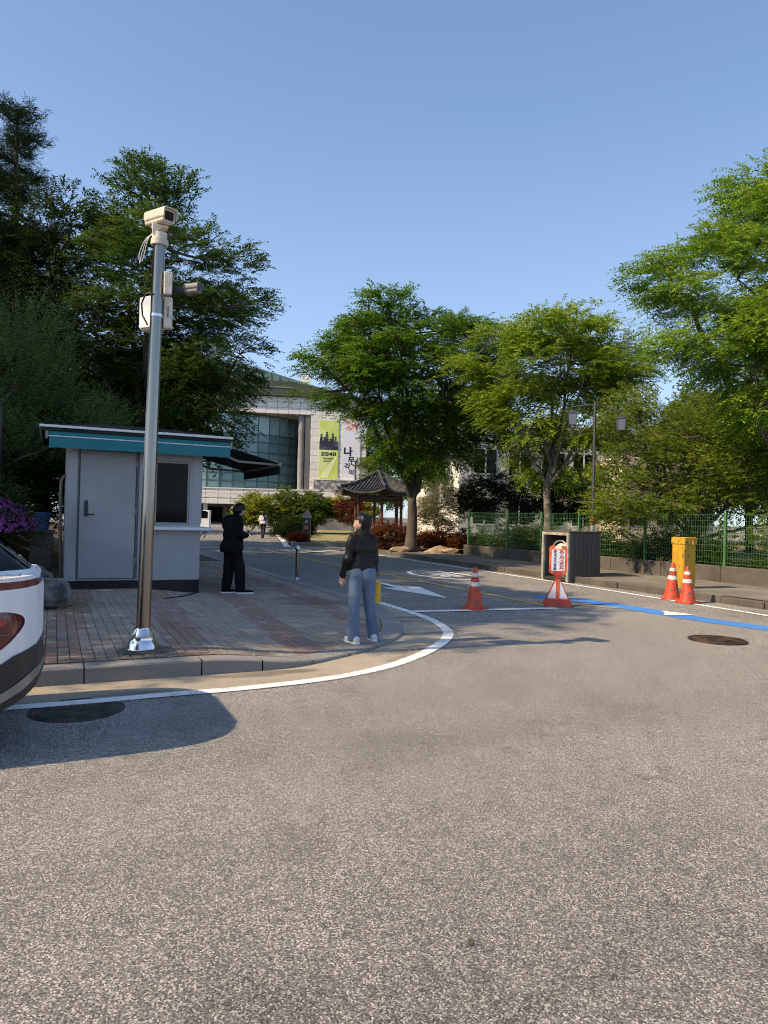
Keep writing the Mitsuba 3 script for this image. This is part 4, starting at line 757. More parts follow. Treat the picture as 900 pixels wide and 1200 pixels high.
# glazed drum
dc, dt, dr_ = -9.3, 8.6, 8.35
dm = mo('glass_drum', lathe([(dr_-.25, Z(4.36)), (dr_-.25, Z(12.25))], 64, (dc, dt, 0)), 'm_mullion', label='curved curtain wall of dark teal glass')
al = np.radians(np.linspace(-84, 88, 20)); zl = [Z(v) for v in (4.4, 5.15, 6.0, 7.1, 8.2, 9.3, 10.15, 12.2)]
P_ = lambda a, r, z: (dc + r*math.sin(a), dt - r*math.cos(a), z)
for a, b in zip(al[:-1], al[1:]):
    for q, (c, d) in enumerate(zip(zl[:-1], zl[1:])):
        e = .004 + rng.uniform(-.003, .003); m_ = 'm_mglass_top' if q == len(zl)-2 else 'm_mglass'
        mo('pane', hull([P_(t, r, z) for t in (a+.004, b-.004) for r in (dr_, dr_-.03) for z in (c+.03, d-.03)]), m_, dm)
mo('mullion', cat(*[tube([P_(a, dr_+.05, zl[0]), P_(a, dr_+.05, zl[-1])], .05, 5) for a in al], *[tube([P_(a, dr_+.03, z) for a in al], .05, 5) for z in zl]), 'm_mullion', dm, kind='stuff')
mo('column', lathe([(.34, Z(4.36)), (.34, Z(12.25))], 24, (-1.25, .6, 0)), 'm_mwall'); mo('column', bx(-.86, -.33, .12, 1.0, Z(4.36), Z(12.25)), 'm_mgrey')
mo('recess_side', bx(-.34, -.31, .1, 9.5, Z(4.36), Z(12.25)), 'm_mgrey')
# ground floor under the ledge
mo('lower_wall', bx(-22, .6, 3.0, 3.2, 0, Z(2.65)), 'm_mwall')
for k in range(6): mo('lower_window', bx(-13.2 + 2.1*k, -11.6 + 2.1*k, 2.93, 2.99, .25, 1.95), 'm_glass_dark')
for s in (-11.0, -7.9, -4.6, -1.6): mo('pillar', bx(s-.2, s+.2, .1, .5, 0, Z(2.65)), 'm_stone_panel')
mo('lower_panel', bx(.7, 5.6, 1.4, 1.9, 0, Z(3.3)), 'm_stone_panel_dark')
bal = mo('balustrade', bx(.15, 5.6, -.30, -.12, Z(4.2), Z(5.45)), 'm_granite_mottled'); mo('rail', bx(.10, 5.65, -.34, -.08, Z(5.45), Z(5.56)), 'm_stone_panel', bal); mo('beam', bx(.1, 5.68, -.36, .0, Z(3.0), Z(4.18)), 'm_stone_panel', bal)
# roof: dark fascia and a green metal vault behind it
mo('fascia', hull([(s, t, z) for s, z in ((-22, Z(14.12)), (-22, Z(16.2)), (-2.2, Z(15.6)), (3.2, Z(14.6)), (5.4, Z(14.12))) for t in (-.5, .3)]), 'm_mfascia', label='dark green roof fascia')
mo('fascia_trim', hull([(s, t, z) for s, z in ((-22, Z(15.35)), (-22, Z(15.46)), (-2.2, Z(15.0)), (-2.2, Z(14.9))) for t in (-.56, -.49)]), 'm_mroof')
rc_ = spline([(-24, Z(18.6)), (-16, Z(18.7)), (-9, Z(18.0)), (-5.6, Z(17.1)), (-2.2, Z(16.0)), (1.5, Z(15.0)), (5.5, Z(14.2))], 6)
rf_ = mo('vault_roof', hull(np.vstack([np.column_stack([rc_[:, 0], np.full(len(rc_), t), rc_[:, 1]]) for t in (1.5, 24)] + [np.array([(s, t, Z(14.1)) for s in (-24, 5.5) for t in (1.5, 24)])])), 'm_mroof', label='green metal vaulted roof')
mo('roof_rib', cat(*[tube([(s, 1.45, np.interp(s, rc_[:, 0], rc_[:, 1])+.05), (s, 24, np.interp(s, rc_[:, 0], rc_[:, 1])+.05)], .07, 5) for s in np.arange(-20, 5.4, .9)], *[tube([(s, 1.45, Z(14.1)), (s, 1.45, np.interp(s, rc_[:, 0], rc_[:, 1]))], .05, 5) for s in np.arange(-20, 5.4, .9)]), 'm_mroof', rf_, kind='stuff')
mo('roof_block', bx(-1.6, -.4, 3, 5, Z(15.5), Z(17.0)), 'm_stone_panel')
# the two banners: flat cloth on the building, their print as thin raised shapes
def up_print(shape, t): return mv(apply(ext(shape, .012), np.array([[1, 0, 0, 0], [0, 0, -1, 0], [0, 1, 0, 0], [0, 0, 0, 1.0]])), 0, t, 0)
bg = thing('banner', 'tall lime green banner with bold black lettering on the museum', 'banner')
x0, x1, z0, z1 = .62, 2.66, Z(5.62), Z(11.75)
mo('cloth', bx(x0, x1, -.075, -.045, z0, z1), 'm_ban_green', bg)
figs = sbox(x0+.03, z0+3.05, x1-.03, z0+3.95)
for a_, w_, t_ in ((.22, .16, 4.75), (.52, .12, 4.45), (.80, .20, 5.0), (1.15, .12, 4.3), (1.42, .17, 4.85), (1.72, .12, 4.5)):
    figs = figs.union(Polygon([(x0+a_-w_, z0+3.9), (x0+a_+w_, z0+3.9), (x0+a_+w_*.6, z0+t_-.25), (x0+a_-w_*.7, z0+t_-.3)])).union(Point(x0+a_, z0+t_-.15).buffer(.11))
mo('dark_band', up_print(figs, -.08), 'm_ban_navy', bg)
mo('pale_shape', up_print(Polygon([(x0+.12, z0+.1), (x0+1.0, z0+.1), (x1-.1, z0+2.3), (x1-.1, z0+2.6), (x0+1.1, z0+1.5)]), -.079), 'm_ban_pale', bg)
tt_ = cat(*[ext(s_, .012) for s_ in (
    affinity.translate(Polygon([(0, .36), (.36, .36), (.36, .22), (.14, .08), (.36, .08), (.36, 0), (0, 0), (0, .08), (.22, .24), (.22, .28), (0, .28)]), .0, 0),
    affinity.translate(sbox(0, 0, .34, .38).difference(sbox(.11, .11, .23, .27)), .44, 0),
    affinity.translate(Polygon([(.2, 0), (.32, 0), (.32, .38), (.2, .38), (0, .17), (0, .09), (.2, .09)]), .84, 0),
    affinity.translate(sbox(0, 0, .11, .38), 1.26, 0), affinity.translate(sbox(0, 0, .11, .38), 1.45, 0))])
mo('lettering', mv(apply(tt_, np.array([[1, 0, 0, 0], [0, 0, -1, 0], [0, 1, 0, 0], [0, 0, 0, 1.0]])), x0+.23, -.081, z0+2.42), 'm_ink_black', bg)
mo('small_print', up_print(sbox(x0+.4, z0+2.12, x1-.45, z0+2.2).union(sbox(x0+.55, z0+1.95, x1-.65, z0+2.02)).union(sbox(x0+.4, z0+1.80, x1-.8, z0+1.85)), -.082), 'm_ban_navy', bg)
bw = thing('banner', 'tall white banner with brushed Korean letters and red flowers', 'banner')
x0, x1, z0, z1 = 3.05, 4.98, Z(5.5), Z(11.95)
mo('cloth', bx(x0, x1, -.075, -.045, z0, z1), 'm_ban_white', bw)
mo('flower_print', up_print(Polygon([(x0+.3, z1-.15), (x1-.04, z1-.05), (x1-.1, z1-1.1), (x1-.5, z1-1.45), (x0+.9, z1-1.1), (x0+.5, z1-1.2), (x0+.2, z1-.8)]), -.08), 'm_ban_pink', bw)
stroke = lambda pts, w: LineString(pts).buffer(w, join_style=1)
L_ = lambda ch, h, dx, dz: affinity.translate(affinity.scale(glyph(ch, h), 1, 1, origin=(0, 0)), x0+dx, z0+dz)
for ch, h, dx, dz in (('나', 1.05, .12, 2.55), ('무', .80, .62, 1.75), ('각', .70, .25, 1.15), ('이', .62, .75, .55)):
    mo('lettering', up_print(L_(ch, h, dx, dz), -.081), 'm_ink_black', bw)
mo('tree_print', up_print(stroke([(x0+1.5, z0+.1), (x0+1.46, z0+1.2), (x0+1.5, z0+2.0)], .09).union(stroke([(x0+1.0, z0+1.75), (x0+1.46, z0+1.5), (x0+1.8, z0+1.62)], .06)).union(stroke([(x0+1.48, z0+1.9), (x0+1.7, z0+2.4)], .05)), -.0815), 'm_ban_navy', bw)

# things on the forecourt and the low walls before the museum
def at_view(px, dep, z=0.0):      # plan position dep metres ahead of the camera, px metres to its right
    return np.array([_r[0]*px + _f[0]*dep, _r[1]*px + _f[1]*dep, z])
obj('terrace_wall', apply(bx(-4.5, 5.5, 0, .4, 0, 1.55, .03), frame(np.array([22.0, 57.6, .1]), np.array([.97, -.24, 0]), np.array([.24, .97, 0]))), 'm_mwall', label='low grey terrace wall behind the lawn', cat='wall')
pm = thing('info_pillar', 'dark stone pillar with a grey pointed cap on the lawn', 'pillar')
PM = frame(np.array([12.98, 38.10, .13]), _r.copy(), _f.copy())
obj('shaft', apply(bx(-.22, .22, -.2, .2, 0, 1.36, .012), PM), 'm_mon_dark', pm)
obj('cap', apply(hull([(sx*.24, sy*.22, z) for sx in (-1, 1) for sy in (-1, 1) for z in (1.36, 1.50)] + [(0, -.22, 1.84), (0, .22, 1.84)]), PM), 'm_mon_cap', pm)
obj('plaque', apply(bx(-.13, .13, -.212, -.2, .72, .95), PM), 'm_rust', pm); obj('emblem', apply(mv(rot(lathe([(0, 0), (.10, 0), (.10, .012), (0, .012)], 20), 90, (1, 0, 0)), 0, -.2, 1.17), PM), 'm_mon_cap', pm)
kq = thing('ticket_machine', 'white upright machine with a dark front beside the museum entrance', 'machine')
c = at_view(-15.6, 62, .36); M = frame(c, _r, _f)
obj('body', apply(bx(-.45, .45, -.3, .3, 0, 1.55, .03), M), 'm_sign_white', kq); obj('screen', apply(bx(-.3, .3, -.315, -.302, .85, 1.4), M), 'm_glass_dark', kq)
for k, (a, h) in enumerate(((-12.95, 1.9), (-9.3, 1.75))):
    kq = thing('notice_board', ('white framed notice board seen behind the bowed man' if k == 0 else 'pale notice panel right of the bowed man'), 'notice board')
    M = frame(at_view(a, 62, .36), _r, _f)
    obj('panel', apply(bx(-.4, .4, -.03, .03, .55, h), M), 'm_sign_white', kq); obj('leg', apply(bx(-.36, -.3, -.03, .03, 0, .55), M), 'm_galv', kq); obj('leg', apply(bx(.3, .36, -.03, .03, 0, .55), M), 'm_galv', kq)
    obj('sheet', apply(bx(-.28, .28, -.036, -.031, .8, h-.15), M), 'm_ban_navy' if k == 0 else 'm_ban_pink', kq)

# ------------------------------------------------------------------ pavilion
pv = thing('pavilion', 'small wooden pavilion with red posts and a curved dark tiled roof', 'pavilion')
PC = np.array([17.42, 38.2, 0.14]); base_a = math.radians(14)
hexp = lambda r, z, k: PC + np.array([r*math.cos(base_a + k*PI/3), r*math.sin(base_a + k*PI/3), z])
obj('stone_base', cat(hull([hexp(r, z, k) for k in range(6) for r, z in ((1.75, -.1), (1.75, .28), (1.70, .30))])), 'm_granite', pv)
for k in range(6):
    obj('post', tube([hexp(1.45, .30, k), hexp(1.45, 2.75, k)], .085, 12), 'm_redwood', pv, smooth=40)
    obj('plinth_stone', cat(hull([hexp(1.45, .25, k) + np.array([a*.14, b*.14, z]) for a in (-1, 1) for b in (-1, 1) for z in (0, .16)])), 'm_granite', pv)
    p, q_ = hexp(1.45, 0, k), hexp(1.45, 0, k+1)
    obj('beam', cat(tube([p+[0, 0, 2.66], q_+[0, 0, 2.66]], .085, 4), tube([p+[0, 0, 2.46], q_+[0, 0, 2.46]], .05, 4)), 'm_dancheong', pv)
    if k != 4:
        obj('railing', cat(tube([p+[0, 0, .88], q_+[0, 0, .88]], .045, 6), tube([p+[0, 0, .62], q_+[0, 0, .62]], .03, 6), *[tube([p+(q_-p)*t+[0, 0, .62], p+(q_-p)*t+[0, 0, .88]], .02, 4) for t in (.2, .4, .6, .8)]), 'm_redwood', pv)
        obj('bench', cat(hull([p+(q_-p)*t+[0, 0, z] + (PC-p)*[1, 1, 0]*w for t in (.06, .94) for z in (.58, .63) for w in (.0, .22)])), 'm_redwood', pv)
RE, ZE, ZA = 2.55, 2.92, 4.20
def roofp(k, t, w):                    # t: 0 eave .. 1 apex, w: -1..1 across the face k
    lift = .26*abs(w)**2.5*(1-t)**1.5; r = RE*(1-t)*(1 + .03*abs(w)**2); z = ZE + (ZA-ZE)*(t**1.45*.62 + t*.38) + lift
    a, b = hexp(1, 0, k) - PC, hexp(1, 0, k+1) - PC
    d = a*(1-w)/2 + b*(1+w)/2; return PC + np.array([d[0]*r, d[1]*r, z])
for k in range(6):
    ts, ws = np.linspace(0, .97, 9), np.linspace(-1, 1, 9); V = np.array([[roofp(k, t, w) for w in ws] for t in ts]).reshape(-1, 3); n_ = 9
    q = np.array([[a*n_+b, a*n_+b+1, (a+1)*n_+b+1, (a+1)*n_+b] for a in range(8) for b in range(8)])
    top_ = np.vstack([q[:, [0, 1, 2]], q[:, [0, 2, 3]]]); low = V - np.array([0, 0, .10]); m_ = len(V)
    F = np.vstack([top_, top_[:, ::-1] + m_, [[b, m_+b, m_+b+1] for b in range(8)], [[b, m_+b+1, b+1] for b in range(8)]])
    fk = obj('roof_face', trimesh.Trimesh(np.vstack([V, low]), F, process=False), 'm_tile', pv)
    for w0 in np.linspace(-.92, .92, 13):           # barrel tile rows run straight up the slope
        tmax = min(.96, 1 - abs(w0)*.98)
        if tmax < .06: continue
        pts = [roofp(k, t, np.clip(w0/(1-t), -1, 1)) + np.array([0, 0, .035]) for t in np.linspace(0, tmax, 7)]
        pts[0] = pts[0] + (pts[0]-pts[1])*.06
        obj('tile_row', tube(pts, .048, 6), 'm_tile', fk)
    obj('rafter_eave', cat(*[tube([PC + (roofp(k, .02, w)-PC)*[.99, .99, 1] + [0, 0, -.14], PC + (roofp(k, .02, w)-PC)*[.55, .55, 1] + [0, 0, -.06]], .035, 5) for w in np.linspace(-.85, .85, 11)]), 'm_dancheong', pv, kind='stuff')
    pts = [roofp(k, t, -1) + np.array([0, 0, .07]) for t in np.linspace(0, .97, 8)]
    obj('hip_ridge', cat(tube(pts, .085, 8), tube([pts[0], pts[0] + (pts[0]-pts[1])*.25 + [0, 0, .10]], [.085, .05], 8)), 'm_tile', pv)
obj('finial', lathe([(.0, -.1), (.22, -.06), (.2, .05), (.10, .10), (.16, .2), (.18, .28), (.10, .36), (.06, .42), (.09, .5), (.05, .58), (0, .62)], 20, PC + [0, 0, ZA]), 'm_tile', pv, smooth=40)

# ------------------------------------------------------------------ white building behind the trees
wb = thing('white_building', 'white plastered building glimpsed through the trees behind the fence', 'building')
WM = frame(np.array([28.0, 37.6, .4]), np.array([.985, -.17, 0]), np.array([.17, .985, 0]))
wo = lambda n_, m, m_, par=wb, **k: obj(n_, apply(m, WM), m_, par, **k)
wo('wall', bx(-5, 14, 0, 9, 0, 7.2), 'm_wall_white'); wo('roof_edge', bx(-5.2, 14.2, -.2, 9.2, 7.2, 7.5, .03), 'm_wall_cream'); wo('annex', bx(5, 9.5, -2.5, -.01, 0, 5.4), 'm_wall_cream')
for z in (1.0, 4.2):
    for s in (-4, -1.6, .8, 3.0, 10, 12):
        w_ = wo('window', bx(s, s+1.5, -.05, -.012, z, z+1.5), 'm_glass_dark'); wo('frame', cat(bx(s-.08, s+1.58, -.09, -.052, z-.1, z-.01), bx(s+.71, s+.79, -.08, -.052, z, z+1.5)), 'm_white_metal', w_)
for s in (5.6, 7.6): wo('window', bx(s, s+1.3, -2.55, -2.512, 1.2, 2.6), 'm_glass_dark')

# ------------------------------------------------------------------ people
def cloth(p, amp, f=9, seed=3): return amp*(meshkit.fbm(p*np.array([f, f, f*.8]), 3, seed) - .5)
def union(p, bones, k=.03):
    d = None
    for b in bones:
        e = ell(p, b[1], b[2]) if isinstance(b[0], str) else bone(p, b[0], b[1], b[2], b[3]); d = e if d is None else smin(d, e, k)
    return d
def grid_mesh(bones, h, k=.03, extra=None, pad=.05):
    P = np.array([q_ for b in bones for q_ in (([np.array(b[1])-b[2], np.array(b[1])+b[2]]) if isinstance(b[0], str) else [np.array(b[0])-b[2], np.array(b[0])+b[2], np.array(b[1])-b[3], np.array(b[1])+b[3]])])
    f = (lambda p: union(p, bones, k)) if extra is None else (lambda p: extra(p, union(p, bones, k)))
    return nets(f, P.min(0)-pad, P.max(0)+pad, h)
def hand(wr, d, palm_n, size=1.0, curl=.5, h=.0035):
    """Palm and five separate fingers; d points from wrist to fingers, palm_n out of the palm."""
    d = np.asarray(d, float)/np.linalg.norm(d); n = np.asarray(palm_n, float); n -= d*(n @ d); n /= np.linalg.norm(n); s = np.cross(d, n); B = []
    wr = np.asarray(wr, float); z = size
    for o in (-.024, 0, .024): B.append((wr + s*o*.6*z, wr + d*.085*z + s*o*z, .015*z, .013*z))
    for k, (o, l) in enumerate(((-.031, .058), (-.011, .07), (.010, .075), (.030, .066))):
        a = wr + d*.085*z + s*o*z; p1 = a + (d*math.cos(curl*.6) + n*math.sin(curl*.6))*l*.5*z; p2 = p1 + (d*math.cos(curl*1.7) + n*math.sin(curl*1.7))*l*.5*z
        B += [(a, p1, .0085*z, .0078*z), (p1, p2, .0078*z, .0066*z)]
    t0 = wr + d*.025*z + s*.028*z; t1 = t0 + (d*.7 + s*.6 + n*.35)*.045*z; t2 = t1 + (d*.85 + s*.1 + n*.5)*.035*z
    B += [(t0, t1, .013*z, .0095*z), (t1, t2, .0095*z, .0075*z)]
    return grid_mesh(B, h*size, .006, pad=.02)
def head_bones(c, fwd, sc=1.0, up=(0, 0, 1)):
    """Skull, jaw, nose, brow, chin and ears about the head centre c, facing fwd."""
    f = np.asarray(fwd, float)/np.linalg.norm(fwd); u = np.asarray(up, float); u -= f*(u @ f); u /= np.linalg.norm(u); s = np.cross(u, f); c = np.asarray(c, float)
    q = lambda a, b, e: c + (f*a + s*b + u*e)*sc
    B = [(q(.0, 0, .025), q(-.02, 0, .03), .083*sc, .085*sc), (q(.03, .02, -.02), q(.03, -.02, -.02), .066*sc, .066*sc), (q(.055, 0, -.075), q(.03, 0, -.05), .034*sc, .055*sc),
         (q(.078, 0, .012), q(.103, 0, -.022), .008*sc, .011*sc), (q(.075, .025, .028), q(.075, -.025, .028), .012*sc, .012*sc), (q(.072, 0, -.092), q(.06, 0, -.085), .018*sc, .022*sc), (q(.083, 0, -.052), q(.078, 0, -.054), .013*sc, .016*sc)]
    for e in (-1, 1): B.append((q(-.005, e*.083, .0), q(-.01, e*.086, -.03), .016*sc, .012*sc))
    return B, q
def eyes_lips(par, q, sc, M):
    for e in (-1, 1):
        s_ = trimesh.creation.icosphere(2, 1.0); s_.vertices *= .0105*sc; obj('eye', apply(mv(s_, *q(.079, e*.031, .004)), M), 'm_ink_black', par, smooth=True)
        obj('eyebrow', apply(tube([q(.086, e*.016, .034), q(.083, e*.034, .039), q(.072, e*.05, .032)], .0035*sc, 5), M), 'm_hair', par)
    obj('lips', apply(cat(tube([q(.086, -.022, -.052), q(.096, 0, -.048), q(.086, .022, -.052)], .0055*sc, 6), tube([q(.086, -.018, -.059), q(.094, 0, -.062), q(.086, .018, -.059)], .006*sc, 6)), M), 'm_lip', par, smooth=True)
def shoe(foot, fwd, L_=.26, hh=.075):
    f = np.asarray(fwd, float); f = f/np.linalg.norm(f); s = np.array([-f[1], f[0], 0]); c = np.asarray(foot, float)
    B = [(c - f*.05 + [0, 0, .05], c + f*.06 + [0, 0, .045], .042, .042), (c + f*.06 + [0, 0, .04], c + f*(L_-.10) + [0, 0, .034], .042, .034), (c - f*.045 + [0, 0, .05], c - f*.03 + [0, 0, .055], .040, .040)]
    up_ = grid_mesh(B, .008, .02, lambda p, d: np.maximum(d, .016 - (p[:, 2]-c[2])))
    so = Polygon([tuple((c + f*a + s*b)[:2]) for a, b in ((-.085, -.03), (-.02, -.036), (.07, -.042), (.13, -.044), (L_-.09, -.03), (L_-.06, 0), (L_-.09, .03), (.13, .040), (.07, .036), (-.02, .034), (-.085, .03), (-.095, 0))]).buffer(.006)
    return up_, ext(so, .026, c[2]-.002)

# woman at the kerb; figure frame: x = view right, y = away from the camera, z up, origin at her feet
wm = thing('person', 'woman in black leather jacket and blue jeans looking left at the kerb', 'person')
WMx = frame(np.array([3.56, 8.16, .045]), _r.copy(), _f.copy())
A_ = np.array
hB, hq = head_bones((-.055, .02, 1.475), (-.97, .24, -.03), .97)
hipL, hipR, knL, knR, anL, anR = A_((-.10, 0, .86)), A_((.04, .02, .86)), A_((-.125, -.06, .45)), A_((.065, .10, .46)), A_((-.115, -.10, .085)), A_((.12, .13, .085))
shL, shR, elL, elR, wrL, wrR = A_((-.165, -.06, 1.285)), A_((.09, .08, 1.285)), A_((-.215, -.07, 1.03)), A_((.115, .09, 1.02)), A_((-.285, .03, .80)), A_((.12, .15, .79))
bodyB = hB + [(A_((-.045, .02, 1.39)), A_((-.04, .02, 1.28)), .052, .056), (A_((-.11, -.01, 1.27)), A_((.045, .055, 1.27)), .046, .046), (A_((-.07, .02, 1.2)), A_((-.005, .04, 1.2)), .066, .066), (A_((-.055, .015, 1.02)), A_((-.01, .025, 1.02)), .064, .064), (A_((-.07, .01, .90)), A_((.01, .02, .90)), .076, .076),
    (hipL, knL, .078, .050), (knL, anL, .050, .034), (hipR, knR, .078, .050), (knR, anR, .050, .034), (shL, elL, .038, .034), (elL, wrL, .034, .024), (shR, elR, .038, .034), (elR, wrR, .034, .024), (anL, anL + A_((-.03, .08, -.03)), .034, .03), (anR, anR + A_((.01, .1, -.03)), .034, .03)]
bd = grid_mesh(bodyB, .0085, .022)
bd = cat(bd, hand(wrL, (-.12, .25, -1), (.6, .8, 0), .95, .75), hand(wrR, (.0, .12, -1), (-.9, .3, 0), .95, 1.1))
obj('body', apply(bd, WMx), 'm_skin', wm, smooth=True); eyes_lips(wm, hq, .97, WMx)
jb_ = [(A_((-.13, -.03, 1.27)), A_((.06, .06, 1.27)), .066, .066), (A_((-.09, -.01, 1.17)), A_((.015, .045, 1.17)), .098, .098), (A_((-.075, .0, 1.03)), A_((.002, .03, 1.03)), .094, .092), (A_((-.09, .0, .93)), A_((.02, .025, .93)), .105, .105), (shL, elL, .060, .051), (elL, wrL + A_((.01, -.01, .03)), .051, .041), (shR, elR, .060, .051), (elR, wrR + A_((0, -.01, .03)), .051, .041), (A_((-.05, .02, 1.36)), A_((-.045, .02, 1.30)), .062, .075)]
def jk(p, d):
    torso = (p[:, 0] > -.235 + .0*p[:, 2]) & (p[:, 0] < .155)
    d = d + cloth(p, .020, 11, 5) + cloth(p*np.array([1, 1, .55]), .016, 30, 8)
    hem = np.where((np.abs(p[:, 0] + .04) < .19) & (p[:, 2] < 1.0), .875 + .01*np.sin(p[:, 0]*20) - p[:, 2], -9); return np.maximum(d, hem)
jk_ = obj('jacket', apply(grid_mesh(jb_, .008, .035, jk), WMx), 'm_leather', wm, smooth=True, label='short black leather jacket')
obj('collar', apply(mv(lathe([(.066, 0), (.078, .01), (.074, .07), (.066, .075), (.062, .06)], 24), -.048, .02, 1.335), WMx), 'm_leather', jk_, smooth=40)
obj('hem_band', apply(grid_mesh([(A_((-.09, .0, .895)), A_((.02, .025, .895)), .108, .108)], .009, .02, lambda p, d: np.maximum(np.maximum(d, .872 - p[:, 2]), p[:, 2] - .915)), WMx), 'm_leather', jk_, smooth=True)
jeB = [(A_((-.08, .01, .90)), A_((.02, .02, .90)), .098, .098), (hipL, knL, .100, .070), (knL, anL + A_((0, 0, -.02)), .069, .078), (hipR, knR, .100, .070), (knR, anR + A_((0, 0, -.02)), .069, .078), (A_((-.095, -.035, .85)), A_((-.09, -.03, .83)), .095, .095), (A_((.035, -.015, .85)), A_((.035, -.015, .83)), .095, .095)]
def jn(p, d): return np.maximum(np.maximum(d + cloth(p*np.array([1, 1, 1.3]), .022, 15, 2) , p[:, 2] - .93), .028 - p[:, 2])
je = obj('jeans', apply(grid_mesh(jeB, .008, .02, jn), WMx), 'm_denim', wm, smooth=True, label='light blue flared jeans')
for px_ in (-.125, .055):
    obj('pocket', apply(grid_mesh(jeB, .007, .02, lambda p, d: np.maximum.reduce([d + cloth(p*np.array([1, 1, 1.3]), .022, 15, 2) - .005, np.abs(p[:, 0]-px_) - .04, .70 + .6*np.abs(p[:, 0]-px_) - p[:, 2], p[:, 2] - .80, p[:, 1] + .02])), WMx), 'm_denim', je, smooth=True)
for ft, fw__ in ((A_((-.115, -.11, 0)), (-.62, .78, 0)), (A_((.12, .12, 0)), (-.25, .97, 0))):
    u_, s_ = shoe(ft, fw__, .25); sk = obj('shoe', apply(u_, WMx), 'm_white_cloth', wm, smooth=True, label='white sneaker'); obj('sole', apply(s_, WMx), 'm_sole', sk)
def hair_f(p, d):
    f = A_((-.97, .24, 0)); f = f/np.linalg.norm(f); c = A_((-.055, .02, 1.475)); a = (p-c) @ f; z = p[:, 2] - c[2]
    face = np.maximum(np.maximum(.042 + .25*np.clip(z-.03, 0, 1) - a, a-.3), z - .068)     # opening for the face
    return np.maximum(d + cloth(p*np.array([1, 1, .4]), .012, 30, 4), -np.maximum(-(a - .012), z - .055))
hb = [(A_((-.055, .02, 1.505)), A_((-.025, .015, 1.51)), .097, .099), (A_((-.02, .015, 1.49)), A_((.005, .01, 1.38)), .088, .055), (A_((.005, .01, 1.36)), A_((.03, .0, 1.31)), .036, .022), (A_((-.115, .03, 1.555)), A_((-.06, .02, 1.57)), .035, .05)]
obj('hair', apply(grid_mesh(hb, .007, .02, hair_f), WMx), 'm_hair', wm, smooth=True, label='black hair tied low at the back')
obj('earring', apply(mv(trimesh.creation.icosphere(2, .009), -.075, -.075, 1.43), WMx), 'm_chrome', wm)
bagk = thing('shopping_bag', 'flat yellow paper bag held low in the right hand of the woman', 'bag')
obj('bag', apply(hull([(.148+a, .13+b, z) for a, b in ((-.05, 0), (.055, .03), (-.03, .05), (.04, -.01)) for z in (.47, .735)]), WMx), 'm_yellow_bag', bagk)
obj('strap', apply(tube([(.14, .13, .73), (.135, .12, .78), (.19, .14, .73)], .006, 5), WMx), 'm_yellow_bag', bagk)

# man in black, bowed over his phone, side on, facing right
mn = thing('person', 'man dressed in black with head bowed over a phone by the booth', 'person')
MMx = frame(np.array([3.30, 14.05, float(pave_z(3.3, 14.05))+.002]), 1.04*(_r*math.cos(.5) + _f*math.sin(.5)), 1.08*(_f*math.cos(.5) - _r*math.sin(.5)))
hB, hq = head_bones((.085, .0, 1.645), (.70, .10, -.70), 1.0, (.65, .1, .75))
hL, hR = A_((-.055, .07, .93)), A_((-.04, -.08, .93)); kL, kR, fL, fR = A_((-.08, .07, .50)), A_((.07, -.08, .50)), A_((-.13, .08, .09)), A_((.10, -.09, .09))
sL, sR, eL, eR, wL, wR = A_((-.02, .19, 1.45)), A_((-.03, -.19, 1.45)), A_((.03, .24, 1.18)), A_((.02, -.24, 1.18)), A_((.20, .10, 1.16)), A_((.19, -.10, 1.15))
bB = hB + [(A_((.055, 0, 1.56)), A_((.0, 0, 1.45)), .06, .065), (sL, sR, .07, .07), (A_((-.04, .08, 1.35)), A_((-.04, -.08, 1.35)), .12, .12), (A_((-.04, .06, 1.15)), A_((-.04, -.06, 1.15)), .12, .12), (A_((-.05, .06, .98)), A_((-.05, -.06, .98)), .12, .12),
    (hL, kL, .09, .058), (kL, fL, .058, .04), (hR, kR, .09, .058), (kR, fR, .058, .04), (sL, eL, .055, .045), (eL, wL, .045, .03), (sR, eR, .055, .045), (eR, wR, .045, .03), (fL, fL+A_((.1, 0, -.04)), .04, .035), (fR, fR+A_((.1, 0, -.04)), .04, .035)]
bd = cat(grid_mesh(bB, .011, .03), hand(wL, (.6, -.5, .25), (.1, -.6, .8), 1.05, .8, .005), hand(wR, (.6, .5, .25), (.1, .6, .8), 1.05, .8, .005))
obj('body', apply(bd, MMx), 'm_skin', mn, smooth=True); eyes_lips(mn, hq, 1.0, MMx)
jB = [(sL*A_((1, .8, 1)), sR*A_((1, .8, 1)), .095, .095), (A_((-.06, .08, 1.38)), A_((-.05, -.08, 1.36)), .18, .18), (A_((-.04, .07, 1.15)), A_((-.04, -.07, 1.15)), .178, .178), (A_((-.05, .08, .95)), A_((-.05, -.08, .95)), .182, .182), (A_((-.07, .08, .87)), A_((-.07, -.08, .87)), .192, .192), (sL, eL, .083, .072), (eL, wL, .07, .052), (sR, eR, .083, .072), (eR, wR, .07, .052), (A_((.045, 0, 1.54)), A_((.0, 0, 1.47)), .07, .085)]
obj('jacket', apply(grid_mesh(jB, .012, .05, lambda p, d: np.maximum(d + cloth(p, .022, 9, 6), .835 + .02*np.sin(p[:, 0]*9) - p[:, 2])), MMx), 'm_black_cloth', mn, smooth=True, label='loose black jacket')
tB = [(A_((-.05, .06, .93)), A_((-.05, -.06, .93)), .125, .125), (hL, kL, .13, .105), (kL, fL+A_((0, 0, .0)), .103, .09), (hR, kR, .13, .105), (kR, fR, .103, .09)]
obj('trousers', apply(grid_mesh(tB, .012, .03, lambda p, d: np.maximum(np.maximum(d + cloth(p, .025, 9, 9), .035 - p[:, 2]), p[:, 2]-.97)), MMx), 'm_black_cloth', mn, smooth=True)
